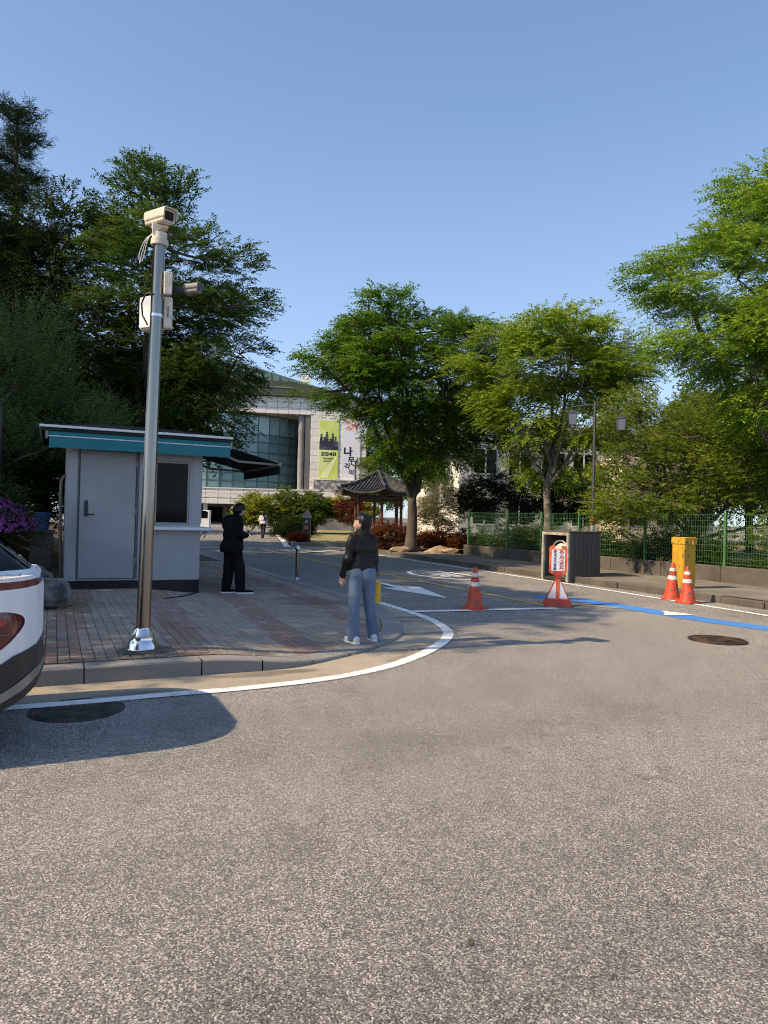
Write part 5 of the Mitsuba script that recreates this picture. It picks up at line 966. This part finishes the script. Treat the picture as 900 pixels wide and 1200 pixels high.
for ft in (A_((-.13, .08, 0)), A_((.11, -.09, 0))):
    u_, s_ = shoe(ft, (1, -.15, 0), .30); sk = obj('shoe', apply(u_, MMx), 'm_black_cloth', mn, smooth=True, label='black shoe with a white sole'); obj('sole', apply(s_, MMx), 'm_sole', sk)
hd = [(A_((.075, 0, 1.685)), A_((.045, 0, 1.66)), .106, .106), (A_((.02, 0, 1.64)), A_((.03, 0, 1.59)), .075, .06)]
def hair_m(p, d):
    f = A_((.70, .10, -.70)); f = f/np.linalg.norm(f); u = A_((.65, .1, .75)); u = u - f*(u @ f); u /= np.linalg.norm(u); c = A_((.085, 0, 1.645)); a = (p-c) @ f; z = (p-c) @ u
    return np.maximum(d + cloth(p, .022, 34, 2), -np.maximum(-(a-.045), z-.055 + .012*np.sin(p[:, 1]*90)))
obj('hair', apply(grid_mesh(hd, .008, .02, hair_m), MMx), 'm_hair', mn, smooth=True, label='short black hair')
obj('phone', apply(apply(cbox(.012, .075, .15, ch=.004), frame(A_((.285, .0, 1.21)), A_((.75, 0, .66)), A_((0, 1, 0)), A_((-.66, 0, .75)))), MMx), 'm_black_plastic', smooth=False, label='dark phone held in both hands of the bowed man', cat='phone')

# distant walker on the rising road
fp = thing('person', 'distant walker in white top and dark trousers on the rising road', 'person')
pos = np.array([12.15, 44.2, 0]); pos[2] = float(ramp(0, 44.2)) + .01
FM = frame(pos, _r.copy(), _f.copy())
hB, hq = head_bones((.02, .02, 1.60), (.1, 1, -.05), 1.0)
aB = [(A_((.01, 0, 1.48)), A_((0, 0, 1.4)), .055, .06), (A_((-.15, 0, 1.38)), A_((.15, 0, 1.38)), .06, .06), (A_((-.06, 0, 1.25)), A_((.06, 0, 1.25)), .11, .11), (A_((-.05, 0, 1.0)), A_((.05, 0, 1.0)), .11, .11), (A_((-.08, 0, .9)), A_((-.07, .10, .48)), .085, .055), (A_((-.07, .10, .48)), A_((-.06, .05, .08)), .055, .04), (A_((.08, 0, .9)), A_((.07, .02, .48)), .085, .055), (A_((.07, .02, .48)), A_((.07, -.22, .15)), .055, .04), (A_((-.19, 0, 1.36)), A_((-.24, -.03, 1.1)), .05, .042), (A_((-.24, -.03, 1.1)), A_((-.23, .06, .88)), .042, .03), (A_((.19, 0, 1.36)), A_((.24, .0, 1.1)), .05, .042), (A_((.24, .0, 1.1)), A_((.23, .10, .88)), .042, .03), (A_((-.06, .05, .07)), A_((-.06, .15, .04)), .04, .035), (A_((.07, -.22, .13)), A_((.07, -.16, .04)), .04, .035)]
obj('body', apply(cat(grid_mesh(hB+aB, .018, .03), hand((-.23, .06, .88), (0, .15, -1), (1, 0, 0), 1, .6, .008), hand((.23, .10, .88), (0, .15, -1), (-1, 0, 0), 1, .6, .008)), FM), 'm_skin', fp, smooth=True)
obj('shirt', apply(grid_mesh([(A_((-.14, 0, 1.37)), A_((.14, 0, 1.37)), .085, .085), (A_((-.07, 0, 1.2)), A_((.07, 0, 1.2)), .135, .135), (A_((-.07, 0, .98)), A_((.07, 0, .98)), .14, .14), (A_((-.19, 0, 1.36)), A_((-.24, -.03, 1.12)), .068, .06), (A_((.19, 0, 1.36)), A_((.24, .0, 1.12)), .068, .06)], .02, .04), FM), 'm_white_cloth', fp, smooth=True)
obj('trousers', apply(grid_mesh([(A_((-.07, 0, .9)), A_((.07, 0, .9)), .12, .12), (A_((-.08, 0, .88)), A_((-.07, .10, .48)), .105, .078), (A_((-.07, .10, .48)), A_((-.06, .05, .12)), .076, .065), (A_((.08, 0, .88)), A_((.07, .02, .48)), .105, .078), (A_((.07, .02, .48)), A_((.07, -.22, .19)), .076, .065)], .02, .03), FM), 'm_navy_cloth', fp, smooth=True)
for ft, fw__ in ((A_((-.06, .02, 0)), (0, 1, 0)), (A_((.07, -.24, .05)), (0, 1, 0))):
    u_, s_ = shoe(ft, fw__, .27); obj('shoe', apply(cat(u_, s_), FM), 'm_black_cloth', fp)
obj('hair', apply(grid_mesh([(A_((.02, .0, 1.64)), A_((.02, -.02, 1.63)), .105, .105), (A_((.02, -.05, 1.6)), A_((.02, -.07, 1.45)), .08, .06)], .018, .02), FM), 'm_hair', fp, smooth=True)
obj('shoulder_bag', apply(hull([(.06+a, -.13+b, z) for a in (0, .22) for b in (0, -.09) for z in (1.12, 1.40)]), FM), 'm_navy_cloth', smooth=False, label='dark bag on the back of the distant walker', cat='bag')

# ------------------------------------------------------------------ trees and shrubs
def unit(v): return v/np.maximum(np.linalg.norm(v, axis=-1, keepdims=True), 1e-9)
def leaf_mesh(base, dirn, nrm, ln, wd, fold=.25):
    """Diamond leaves of two triangles folded along the midrib."""
    s = unit(np.cross(nrm, dirn)); n = len(base); ln, wd = np.broadcast_to(ln, (n,))[:, None], np.broadcast_to(wd, (n,))[:, None]
    nn = unit(np.cross(dirn, s)); mid = base + dirn*ln*.45
    V = np.stack([base, mid + s*wd*.5 + nn*wd*fold, base + dirn*ln, mid - s*wd*.5 + nn*wd*fold], 1).reshape(-1, 3)
    k = np.arange(n)*4; return V, np.vstack([np.stack([k, k+1, k+2], 1), np.stack([k, k+2, k+3], 1)])
def sprays(rg, pts, out, n_leaf, tlen, llen, lwid, droop=.25, flat=.7, stem=True):
    """Twigs starting at pts, heading out, each carrying n_leaf leaves left and right in a loose plane."""
    n = len(pts); L_ = tlen*rg.uniform(.6, 1.3, n)[:, None]
    d = unit(out); side = unit(np.cross(d, [0, 0, 1.0] + rg.normal(0, .25, (n, 3))))
    t = (np.arange(n_leaf) + .6)/n_leaf; tt = np.clip(t[None] + rg.uniform(-.03, .03, (n, n_leaf)), 0, 1)[..., None]
    pos = pts[:, None] + d[:, None]*L_[:, None]*tt + np.array([0, 0, -1.0])*droop*L_[:, None]*tt**2
    sg = np.where(np.arange(n_leaf) % 2 == 0, 1., -1.)[None, :, None]
    ld = unit(d[:, None]*.55 + side[:, None]*sg*.8 + np.array([0, 0, -1.0])*droop*tt*.9 + rg.normal(0, .22, pos.shape))
    nr = unit(np.array([0, 0, 1.0])*flat + rg.normal(0, .45*(1.3-flat), pos.shape) + d[:, None]*.15)
    sz = rg.uniform(.65, 1.2, (n, n_leaf)).ravel()
    V, F = leaf_mesh(pos.reshape(-1, 3), ld.reshape(-1, 3), nr.reshape(-1, 3), llen*sz, lwid*sz)
    return V, F
def colours(rg, n_tw, n_leaf, base, tip, tips_w, var=.22):
    """One colour a leaf: older green to young yellow-green by twig, with some scatter."""
    a = np.clip(tips_w + rg.normal(0, .18, n_tw), 0, 1)[:, None, None]
    c = np.asarray(base)*(1-a) + np.asarray(tip)*a
    c = np.broadcast_to(c, (n_tw, n_leaf, 3))*(1 + rg.normal(0, var, (n_tw, n_leaf, 1)))
    c = c*(1 + rg.normal(0, .06, (n_tw, n_leaf, 3)))
    return np.repeat(np.clip(c, .004, .6).reshape(-1, 3), 4, axis=0)
def bez(a, b, c, n=8):
    t = np.linspace(0, 1, n)[:, None]; return (1-t)**2*a + 2*t*(1-t)*b + t*t*c
def make_tree(name, label, cat_, foot, lean, fork_h, r_trunk, clumps, seed, n_twigs, n_leaf=14, tlen=.55, llen=.11, lwid=.045, base=(.045, .085, .018), tip=(.13, .17, .03), young=.35, droop=.3, flat=.75, gap=.34, group=None,
              bark='m_bark', limbs=6, inner=.35, leaf='m_leaf', up=.12, boughs=True, sub=5, trunk_top=None):
    rg = np.random.default_rng(seed); foot = np.array(foot, float); k = thing(name, label, cat_, group)
    cl = np.array(clumps, float); fork = foot + np.array([lean[0], lean[1], fork_h])
    zz = np.linspace(0, 1, 9)[:, None]; path = foot + (fork-foot)*zz + np.array([.06, .04, 0])*np.sin(zz*5+seed)*fork_h*.25
    rad = r_trunk*(1 - .28*zz[:, 0]) + r_trunk*.55*np.exp(-zz[:, 0]*fork_h/.25); fork = path[-1]
    path[0, 2] -= .15
    obj('trunk', tube(path, rad, 14), bark, k, smooth=True)
    # limbs to clump centres
    order = np.argsort(-cl[:, 3]); mains = order[:limbs]; ends = {}; wood = []
    for m_ in mains:
        c = cl[m_, :3]; mid = fork*.45 + c*.55; mid[2] += .12*np.linalg.norm(c-fork)*rg.uniform(.2, 1.1) ; mid[:2] += rg.normal(0, .16, 2)*np.linalg.norm(c-fork)*.5
        p = bez(fork + np.array([0, 0, -.1]), mid, c, 10); p[1:-1] += rg.normal(0, .035, (8, 3))*np.linalg.norm(c-fork)*.35
        obj('limb', tube(p, np.linspace(r_trunk*.50, r_trunk*.10, 10), 8), bark, k, smooth=True); ends[m_] = p
    P_all = np.vstack(list(ends.values()))
    for m_ in order[limbs:]:
        c = cl[m_, :3]; w = P_all + np.array([0, 0, 0]); dist = np.linalg.norm(w - c, axis=1) + .9*np.maximum(w[:, 2]-c[2], 0); s = w[np.argmin(dist)]
        mid = .5*(s+c) + rg.normal(0, .12, 3)*np.linalg.norm(c-s); p = bez(s, mid, c, 7); wood.append(tube(p, np.linspace(r_trunk*.22, r_trunk*.05, 7), 6, cap=False))
    # twig starts through the clumps' volume, thinned where noise leaves gaps
    w = (cl[:, 3]*cl[:, 4]*cl[:, 5])**(.66); w /= w.sum(); which = rg.choice(len(cl), size=int(n_twigs*1.9), p=w)
    dr_ = unit(rg.normal(size=(len(which), 3))); rr = (inner + (1-inner)*rg.random(len(which))**.6)[:, None]
    pts = cl[which, :3] + dr_*rr*cl[which, 3:6]
    nz = meshkit.fbm(pts*np.array([1.1, 1.1, 2.0]) + seed*3.7, 3, seed); ok = nz > np.quantile(nz, gap); pts, dr_, which, rr = pts[ok][:n_twigs], dr_[ok][:n_twigs], which[ok][:n_twigs], rr[ok][:n_twigs]
    cen = cl[:, :3].mean(0); away = pts - (cen*.5 + cl[which, :3]*.5); out = unit(away*np.array([1, 1, .35])) + rg.normal(0, .45, pts.shape)*np.array([1, 1, .5]) + np.array([0, 0, up])
    V, F = sprays(rg, pts, out, n_leaf, tlen, llen, lwid, droop, flat)
    col = colours(rg, len(pts), n_leaf, base, tip, np.clip(young + .5*(rr[:, 0]-.7) + .25*dr_[:, 2] + .6*(meshkit.noise(pts*.6+seed, seed)-.5), 0, 1))
    d = mikit.ply((V, F), leaf, color=col); obj('crown', d, None, k, kind='stuff')
    for a in range(len(cl)):
        sel = np.nonzero(which == a)[0]
        if len(sel) < 8: continue
        for s in rg.choice(sel, min(sub, len(sel)), replace=False):
            p = bez(cl[a, :3], .5*(cl[a, :3]+pts[s]) + np.array([0, 0, .1]) + rg.normal(0, .08, 3), pts[s] + unit(out[s])*tlen*.6, 6); wood.append(tube(p, np.linspace(r_trunk*.055+.006, .005, 6), 5, cap=False))
    if wood: obj('branches', cat(*wood), bark, k, kind='stuff', smooth=True)
    return k
def clump_fill(seed, env, n, r, zs=.55, zmin=None):
    """Clumps spread through ellipsoids env = (x, y, z, rx, ry, rz), mostly near their surface."""
    rg = np.random.default_rng(seed); e = np.array(env, float); w = e[:, 3]*e[:, 4]*e[:, 5]; out = []
    tries = 0
    while len(out) < n and tries < n*60:
        tries += 1; q = e[rg.choice(len(e), p=w/w.sum())]; d = unit(rg.normal(size=3)); c = q[:3] + d*q[3:]*rg.random()**.38*.86
        if zmin and c[2] < zmin: continue
        rr = rg.uniform(*r)
        if any(np.linalg.norm((c - o[:3])/[1, 1, .75]) < .62*(rr + o[3])*.8 for o in out): continue
        out.append(np.array([*c, rr, rr, rr*zs]))
    return np.array(out)
def vp(px, dep, h=0.0):            # a point dep metres ahead and px metres right of the view axis
    return [*(_r[:2]*px + _f[:2]*dep), h]
def env(px, dep, z, rx, ry, rz):
    c = vp(px, dep); return (c[0], c[1], z, rx, ry, rz)
G1, G2 = (.072, .165, .018), (.135, .185, .030)
# the two spreading trees in the middle
make_tree('zelkova_tree', 'spreading green tree beside the pavilion, left of the two in the middle', 'tree', vp(1.22, 31.0, .12), (.1, .2), 2.4, .26,
    clump_fill(11, [env(.7, 30.8, 8.2, 3.3, 3.4, 3.5), env(-2.3, 30.2, 8.0, 2.0, 2.4, 1.7), env(3.5, 31.2, 7.9, 2.2, 2.4, 2.9), env(2.1, 31, 5.0, 2.9, 2.6, 1.3), env(4.2, 31, 5.6, 1.5, 2, 1.2)], 78, (.8, 1.3), .5), 11, 9000, tlen=.65, llen=.15, lwid=.068, base=G1, tip=(.20, .33, .035), young=.34, limbs=9, gap=.33, group=None)
make_tree('zelkova_tree', 'yellow green tree behind the fence, right of the two in the middle', 'tree', vp(6.05, 26.0, .3), (-.05, .1), 2.7, .17,
    clump_fill(12, [env(6.2, 26.0, 7.4, 2.9, 3.0, 2.5), env(8.1, 25.8, 7.0, 1.7, 2.0, 1.7), env(4.3, 26.8, 6.8, 2.0, 2.0, 2.3), env(6.4, 25.8, 4.3, 2.6, 2.4, 1.2)], 54, (.75, 1.15), .5), 12, 6600, tlen=.6, llen=.13, lwid=.058, base=(.095, .20, .02), tip=(.37, .47, .05), young=.52, limbs=8, gap=.46, bark='m_bark_grey', group=None)
# big tree reaching in from the right, its trunk behind the fence
make_tree('zelkova_tree', 'tall tree on the right whose bright crown is cut by the photo edge', 'tree', (16.55, 11.9, .3), (.1, .1), 3.1, .24,
    clump_fill(13, [env(10.6, 17.6, 8.8, 3.0, 3.4, 2.2), env(8.4, 17.4, 7.8, 2.1, 2.2, 1.4), env(8.4, 17.2, 6.0, 2.2, 2.4, 1.2), env(11.6, 17.5, 6.2, 2.6, 2.8, 2.0), env(9.6, 16.4, 9.0, 1.7, 1.8, 1.6), env(9.6, 17.0, 4.7, 2.0, 2, .8)], 74, (.7, 1.1), .48), 13, 11500, n_leaf=16, tlen=.55, llen=.105, lwid=.042, base=(.085, .205, .02), tip=(.33, .47, .05), young=.52, limbs=9, gap=.34, sub=7)
# feathery low tree behind the fence
make_tree('feathery_tree', 'low feathery green tree with thin twigs behind the fence on the right', 'tree', (17.9, 15.6, .35), (.1, .2), .9, .13,
    clump_fill(14, [env(8.9, 21.6, 4.2, 2.5, 2.6, 1.9), env(8.0, 21.0, 2.6, 2.2, 2.0, 1.3), env(10.9, 21.0, 4.0, 2.2, 2.2, 2.2), env(11.0, 20.4, 2.4, 2.6, 2.0, 1.3)], 46, (.65, 1.0), .7), 14, 5400, n_leaf=16, tlen=.5, llen=.10, lwid=.036, base=(.11, .18, .025), tip=(.29, .36, .055), young=.4, droop=.15, flat=.5, limbs=10, gap=.45, sub=9, up=.35)
# left side: dark conifer, big tree, pale willow-like shrub
make_tree('zelkova_tree', 'dark tree behind the booth reaching over its roof', 'tree', (2.3, 22.3, .9), (.1, -.1), 2.6, .26,
    clump_fill(15, [env(-6.4, 21.2, 7.3, 2.7, 3.0, 2.9), env(-7.9, 21.4, 10.0, 1.6, 2.0, 2.3), env(-6.0, 20.8, 5.6, 1.5, 2.2, 2.0), env(-7.8, 21.3, 5.0, 2.4, 2.4, 2.4), env(-7.2, 21, 3.9, 1.9, 2.2, 1.2), env(-4.3, 20.9, 7.2, .9, 1.2, .9)], 66, (.75, 1.2), .55), 15, 8600, n_leaf=15, tlen=.55, llen=.12, lwid=.05, base=(.045, .10, .018), tip=(.12, .19, .032), young=.3, limbs=9, gap=.30, sub=6)
def conifer(name, label, foot, h, r, seed, n, col=(.022, .045, .018)):
    rg = np.random.default_rng(seed); foot = np.array(foot, float); k = thing(name, label, 'tree')
    obj('trunk', tube([foot + [0, 0, -.2], foot + [.1, 0, h*.5], foot + [0, 0, h*.97]], [.24, .15, .03], 10), 'm_bark', k, smooth=True)
    pts, out, wood = [], [], []
    for z in np.arange(1.2, h-.2, .42):
        R = r*(1 - ((z-1.2)/(h-.6))**1.25)*rg.uniform(.8, 1.1) + .25
        for a in rg.uniform(0, 2*PI, 7):
            l = R*rg.uniform(.65, 1.1); d = np.array([math.cos(a), math.sin(a), rg.uniform(-.05, .3)]); t = np.linspace(0, 1, 6)[:, None]
            p = foot + np.array([0, 0, z]) + d*l*t + np.array([0, 0, .18*l])*t**2 - np.array([0, 0, .1*l])*t
            wood.append(tube(p, np.linspace(.035, .008, 6), 4, cap=False)); m_ = max(4, int(n*l))
            u = rg.uniform(.15, 1.0, m_)[:, None]; pts.append(foot + np.array([0, 0, z]) + d*l*u + np.array([0, 0, .18*l])*u**2 - np.array([0, 0, .1*l])*u + rg.normal(0, .09, (m_, 3))); out.append(d*.7 + rg.normal(0, .65, (m_, 3)) + [0, 0, .15])
    pts, out = np.vstack(pts), np.vstack(out); V, F = sprays(rg, pts, out, 14, .36, .15, .02, .05, .3)
    c = colours(rg, len(pts), 14, col, (.05, .075, .028), np.full(len(pts), .3))
    obj('crown', mikit.ply((V, F), 'm_needle', color=c), None, k, kind='stuff'); obj('branches', cat(*wood), 'm_bark', k, kind='stuff')
conifer('pine_tree', 'tall dark pine at the left edge behind the other trees', (-1.35, 25.2, 1.6), 12.9, 3.4, 21, 30)
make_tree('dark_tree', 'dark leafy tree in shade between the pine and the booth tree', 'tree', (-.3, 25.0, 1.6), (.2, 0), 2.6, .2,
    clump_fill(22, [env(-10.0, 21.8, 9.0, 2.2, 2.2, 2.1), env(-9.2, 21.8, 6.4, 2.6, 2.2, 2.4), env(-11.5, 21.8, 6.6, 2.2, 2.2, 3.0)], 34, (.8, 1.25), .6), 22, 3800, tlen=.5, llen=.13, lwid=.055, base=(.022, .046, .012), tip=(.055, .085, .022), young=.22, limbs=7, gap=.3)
make_tree('willowy_shrub', 'tall grey green shrub with narrow upright shoots above the azalea', 'shrub', (-1.9, 17.2, 1.3), (.1, .1), .5, .12,
    clump_fill(23, [env(-9.2, 16.2, 4.6, 1.9, 1.6, 2.5), env(-8.2, 16.6, 3.6, 1.5, 1.4, 1.7), env(-7.4, 16.9, 3.2, .9, 1.0, 1.0)], 34, (.6, .95), .95), 23, 5200, n_leaf=15, tlen=.62, llen=.085, lwid=.024, base=(.12, .19, .06), tip=(.20, .28, .09), young=.4, droop=-.12, flat=.3, limbs=8, gap=.2, up=1.1, sub=6)
# dark undergrowth behind and left of the booth
def shrub(name, label, c, r, seed, n, base, tip, llen=.075, lwid=.034, young=.4, n_leaf=10, tlen=.28, catn='shrub', group=None, flat=.5, gap=.22, zs=.8, m=12, up=.4):
    cl = clump_fill(seed, [(c[0], c[1], c[2], r[0], r[1], r[2])], m, (.3*r[0]+.1, .45*r[0]+.12), zs)
    return make_tree(name, label, catn, (c[0], c[1], c[2]-r[2]*1.02), (0, 0), max(.25, r[2]*.5), .045, cl, seed, n, n_leaf=n_leaf, tlen=tlen, llen=llen, lwid=lwid, base=base, tip=tip, young=young, flat=flat, gap=gap, limbs=min(4, len(cl)), sub=3, up=up, group=group)
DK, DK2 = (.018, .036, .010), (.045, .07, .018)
UG = 'dark evergreen shrub in deep shade behind the booth'
for k, (c, r) in enumerate([((-1.3, 17.6, 1.9), (1.2, 1.0, 1.1)), ((.3, 18.3, 2.0), (1.3, 1.0, 1.2)), ((1.9, 18.6, 1.7), (1.2, 1.0, 1.1)), ((-.9, 19.4, 3.0), (1.5, 1.2, 1.3)), ((1.1, 20.2, 3.0), (1.5, 1.2, 1.3))]):
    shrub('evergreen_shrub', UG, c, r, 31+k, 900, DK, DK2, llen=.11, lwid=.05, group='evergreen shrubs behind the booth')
# azalea in flower
ak = shrub('azalea_bush', 'purple flowering azalea bush on the bank left of the booth', (-1.02, 13.2, 1.36), (.62, .62, .60), 41, 1500, (.030, .055, .015), (.06, .10, .025), llen=.045, lwid=.02, m=14)
rg = np.random.default_rng(42); n_ = 2600; d = unit(rg.normal(size=(n_, 3))); d[:, 2] = np.abs(d[:, 2])*.9 - .18
pts = np.array([-1.02, 13.2, 1.36]) + d*np.array([.70, .70, .66])*(rg.uniform(.86, 1.06, n_)*(.82 + .36*meshkit.noise(d*3+5, 2)))[:, None]
pb, pd, pn = [], [], []
for q in range(5):
    a = q*2*PI/5 + rg.uniform(0, .4, n_); u = unit(np.cross(d, [.3, .2, .9])); v = np.cross(d, u); pb.append(pts); pd.append(unit(u*np.cos(a)[:, None] + v*np.sin(a)[:, None] + d*.5)); pn.append(d)
V, F = leaf_mesh(np.vstack(pb), np.vstack(pd), np.vstack(pn), .030, .024); c = np.array([.42, .13, .44])*(1 + rg.normal(0, .22, (n_*5, 1))) + rg.normal(0, .02, (n_*5, 3))
obj('blossoms', mikit.ply((V, F), 'm_leaf', color=np.repeat(np.clip(c, .01, .8), 4, axis=0)), None, ak, kind='stuff', label='purple blossoms')
# trees outside the left edge that shade the booth and the road
for k, (x, y, h) in enumerate([(-7.6, 13.0, 15.0), (-9.0, 17.2, 16.0), (-12.0, 11.2, 16.5), (-10.5, 22.0, 17.0), (-7.5, 28.0, 16.5), (-5.5, 34.0, 16.0), (-2.0, 38.0, 14.5)]):
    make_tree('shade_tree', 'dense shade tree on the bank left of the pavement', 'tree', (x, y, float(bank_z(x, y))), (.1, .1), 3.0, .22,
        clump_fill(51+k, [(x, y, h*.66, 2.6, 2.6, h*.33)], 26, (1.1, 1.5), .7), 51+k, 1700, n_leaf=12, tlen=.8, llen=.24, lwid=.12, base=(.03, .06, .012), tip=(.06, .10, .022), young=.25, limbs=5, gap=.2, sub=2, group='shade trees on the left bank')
# planting round the pavilion and behind the fence
RD, RD2 = (.065, .026, .014), (.27, .085, .028)
for k, (a, b, w_, h_) in enumerate([(.35, 32.8, 1.0, .85), (2.35, 32.4, 1.1, .80), (3.75, 31.9, .9, .72)]):
    c = vp(a, b); shrub('red_shrub', ('dark red leaved shrub left of the middle tree', 'clipped dark red shrub right of the middle tree trunk', 'low red shrub at the start of the green fence')[k], (c[0], c[1], .15+h_*.6), (w_, .8, h_*.62), 61+k, 1500, RD, RD2, llen=.07, lwid=.04, group=None)
c = vp(-2.55, 50); shrub('red_maple', 'small red leaved maple left of the pavilion', (c[0], c[1], 2.45), (.9, .9, 1.25), 66, 800, (.12, .035, .03), (.24, .08, .06), llen=.14, lwid=.07, tlen=.4)
c = vp(2.75, 36); shrub('pale_pine', 'pale yellowish pine between the pavilion and the dark hedge', (c[0], c[1], 2.1), (1.35, 1.1, 1.3), 67, 1500, (.12, .13, .05), (.30, .28, .12), llen=.11, lwid=.03, tlen=.35, flat=.3)
for k, (a, b, z, w_, h_) in enumerate([(4.6, 32.4, 2.75, 1.6, .95), (6.6, 32.0, 2.7, 1.7, .95), (8.6, 31.0, 2.4, 1.6, .9)]):
    c = vp(a, b); shrub('clipped_pine', ('leftmost of the wide dark clipped pines behind the green fence', 'middle one of the wide dark clipped pines behind the fence', 'rightmost of the wide dark clipped pines behind the fence')[k], (c[0], c[1], z), (w_, 1.3, h_), 71+k, 1800, (.014, .028, .010), (.035, .055, .016), llen=.12, lwid=.03, tlen=.35, group='dark clipped pines behind the fence', flat=.3)
for k in range(9):
    y = 24.6 - k*2.0; x = 16.9 + .25*math.sin(k*2.1)
    shrub('hedge_shrub', 'dark low shrub growing close behind the green fence', (x, y, .78 + .12*math.sin(k*1.7)), (.85, 1.0, .62), 81+k, 900, (.04, .075, .016), (.12, .18, .035), llen=.08, lwid=.035, group='low shrubs behind the fence')
for k, (a, b, z, w_, h_, lb) in enumerate([(-9.1, 52, 2.0, 1.9, 1.05, 'rounded yellow green tree before the museum, left of the walker'), (-6.9, 52.5, 2.3, 1.8, 1.25, 'darker green rounded tree before the museum above the walker'), (-5.2, 53, 2.2, 1.2, 1.2, 'loose thin green tree before the museum, left of the pillar'), (-3.4, 54.5, 2.1, 1.5, .75, 'bright yellow green shrub on the terrace behind the pillar'), (-1.7, 54.0, 2.0, 1.3, .7, 'bright yellow green shrub on the terrace behind the woman')]):
    c = vp(a, b); shrub('rounded_tree', lb, (c[0], c[1], z), (w_, 1.5, h_), 101+k, 1500, (.09, .15, .025), ((.38, .40, .05) if k in (0, 3, 4) else (.18, .24, .04)), llen=.15, lwid=.08, tlen=.4, catn='tree' if k < 3 else 'shrub', young=.55 if k in (0, 3, 4) else .3)
for k, (a, b, w_) in enumerate([(-6.8, 48, .85), (-5.6, 49.5, .85), (-6.0, 46.0, .75)]):
    c = vp(a, b); shrub('clipped_bush', ('leftmost dark rounded bush at the lawn edge', 'rightmost dark rounded bush at the lawn edge', 'nearest dark rounded bush at the lawn edge')[k], (c[0], c[1], .75), (w_, .9, .65), 111+k, 900, DK, DK2, llen=.10, lwid=.05, group='dark clipped bushes by the lawn')
c = vp(-5.15, 41); shrub('low_bush', 'low dark bush at the corner of the lawn', (c[0], c[1], .42), (.6, .7, .36), 115, 800, DK, DK2, llen=.07, lwid=.035)
c = vp(-4.72, 38.9); shrub('red_bush', 'low rust red bush at the tip of the lawn', (c[0], c[1], .36), (.45, .5, .30), 116, 800, (.16, .03, .012), (.34, .10, .03), llen=.07, lwid=.035)
c = vp(-1.35, 45.5); shrub('bare_shrub', 'thin olive shrub with few leaves left of the pavilion', (c[0], c[1], 1.0), (.6, .6, .95), 117, 260, (.10, .10, .035), (.18, .16, .06), llen=.09, lwid=.035)
# tan rocks under the red shrubs
for k, (a, b, r_) in enumerate([(.75, 30.6, .34), (2.35, 30.9, .42), (2.9, 30.4, .30)]):
    c = vp(a, b); rock(c[0], c[1], .22, r_, 10+k, 'm_rock_tan', ('tan rock left of the middle tree trunk', 'large tan rock right of the middle tree trunk', 'small tan rock before the end of the fence')[k], (1.5, 1, .55))
# trees behind everything
BG = [(1.2, 66, 12.5, 3.2, 0), (4.5, 48, 9.5, 3.0, 0), (9.5, 62, 11.0, 3.4, 1), (15.5, 60, 12.0, 3.6, 1), (18.5, 41, 10.5, 3.0, 0), (20.5, 36, 11.5, 3.4, 1), (15.5, 30, 8.0, 2.6, 0), (-2.0, 78, 12.5, 2.6, 1), (24, 60, 12, 5, 0), (-34, 70, 16, 6, 0), (-26, 48, 15, 5, 0), (17.8, 25.5, 8.5, 2.8, 1)]
BL = ['light green tree between the museum and the middle tree', 'dark tree behind the pale pine', 'green tree rising behind the white building', 'tree behind the right end of the white building', 'tall tree far behind the feathery tree', 'tall bright tree behind the big right hand tree', 'green tree behind the feathery tree', 'yellow green tree at the right corner of the museum', 'far tree beyond the white building', 'far tree hidden left of the museum', 'far tree behind the left bank', 'tree at the right edge behind the fence']
for k, (a, b, h, r_, br) in enumerate(BG):
    c = vp(a, b); z0 = float(ramp(0, c[1]))
    make_tree('background_tree', BL[k], 'tree', (c[0], c[1], z0), (0, .1), 2.2, .2, clump_fill(121+k, [(c[0], c[1], h*.60, r_, r_, h*.40)], 26, (.32*r_, .46*r_), .62), 121+k, 1900, n_leaf=11, tlen=.8, llen=.26 if b > 40 else .18, lwid=.13 if b > 40 else .09,
        base=(.06, .115, .018), tip=(.30, .35, .05) if br else (.17, .23, .035), young=.45 if br else .3, limbs=5, gap=.3, sub=2)
# a fallen leaf on the asphalt
obj('fallen_leaf', leaf_mesh(np.array([[1.44, 2.28, .006], [1.455, 2.275, .0065]]), unit(np.array([[1, -.15, .02], [.6, .5, .02]])), np.array([[0, 0, 1.0], [.1, 0, 1]]), 0.045, .014), two(pr((.07, .085, .03), .8)), label='small green leaf lying on the near asphalt', cat='leaf')
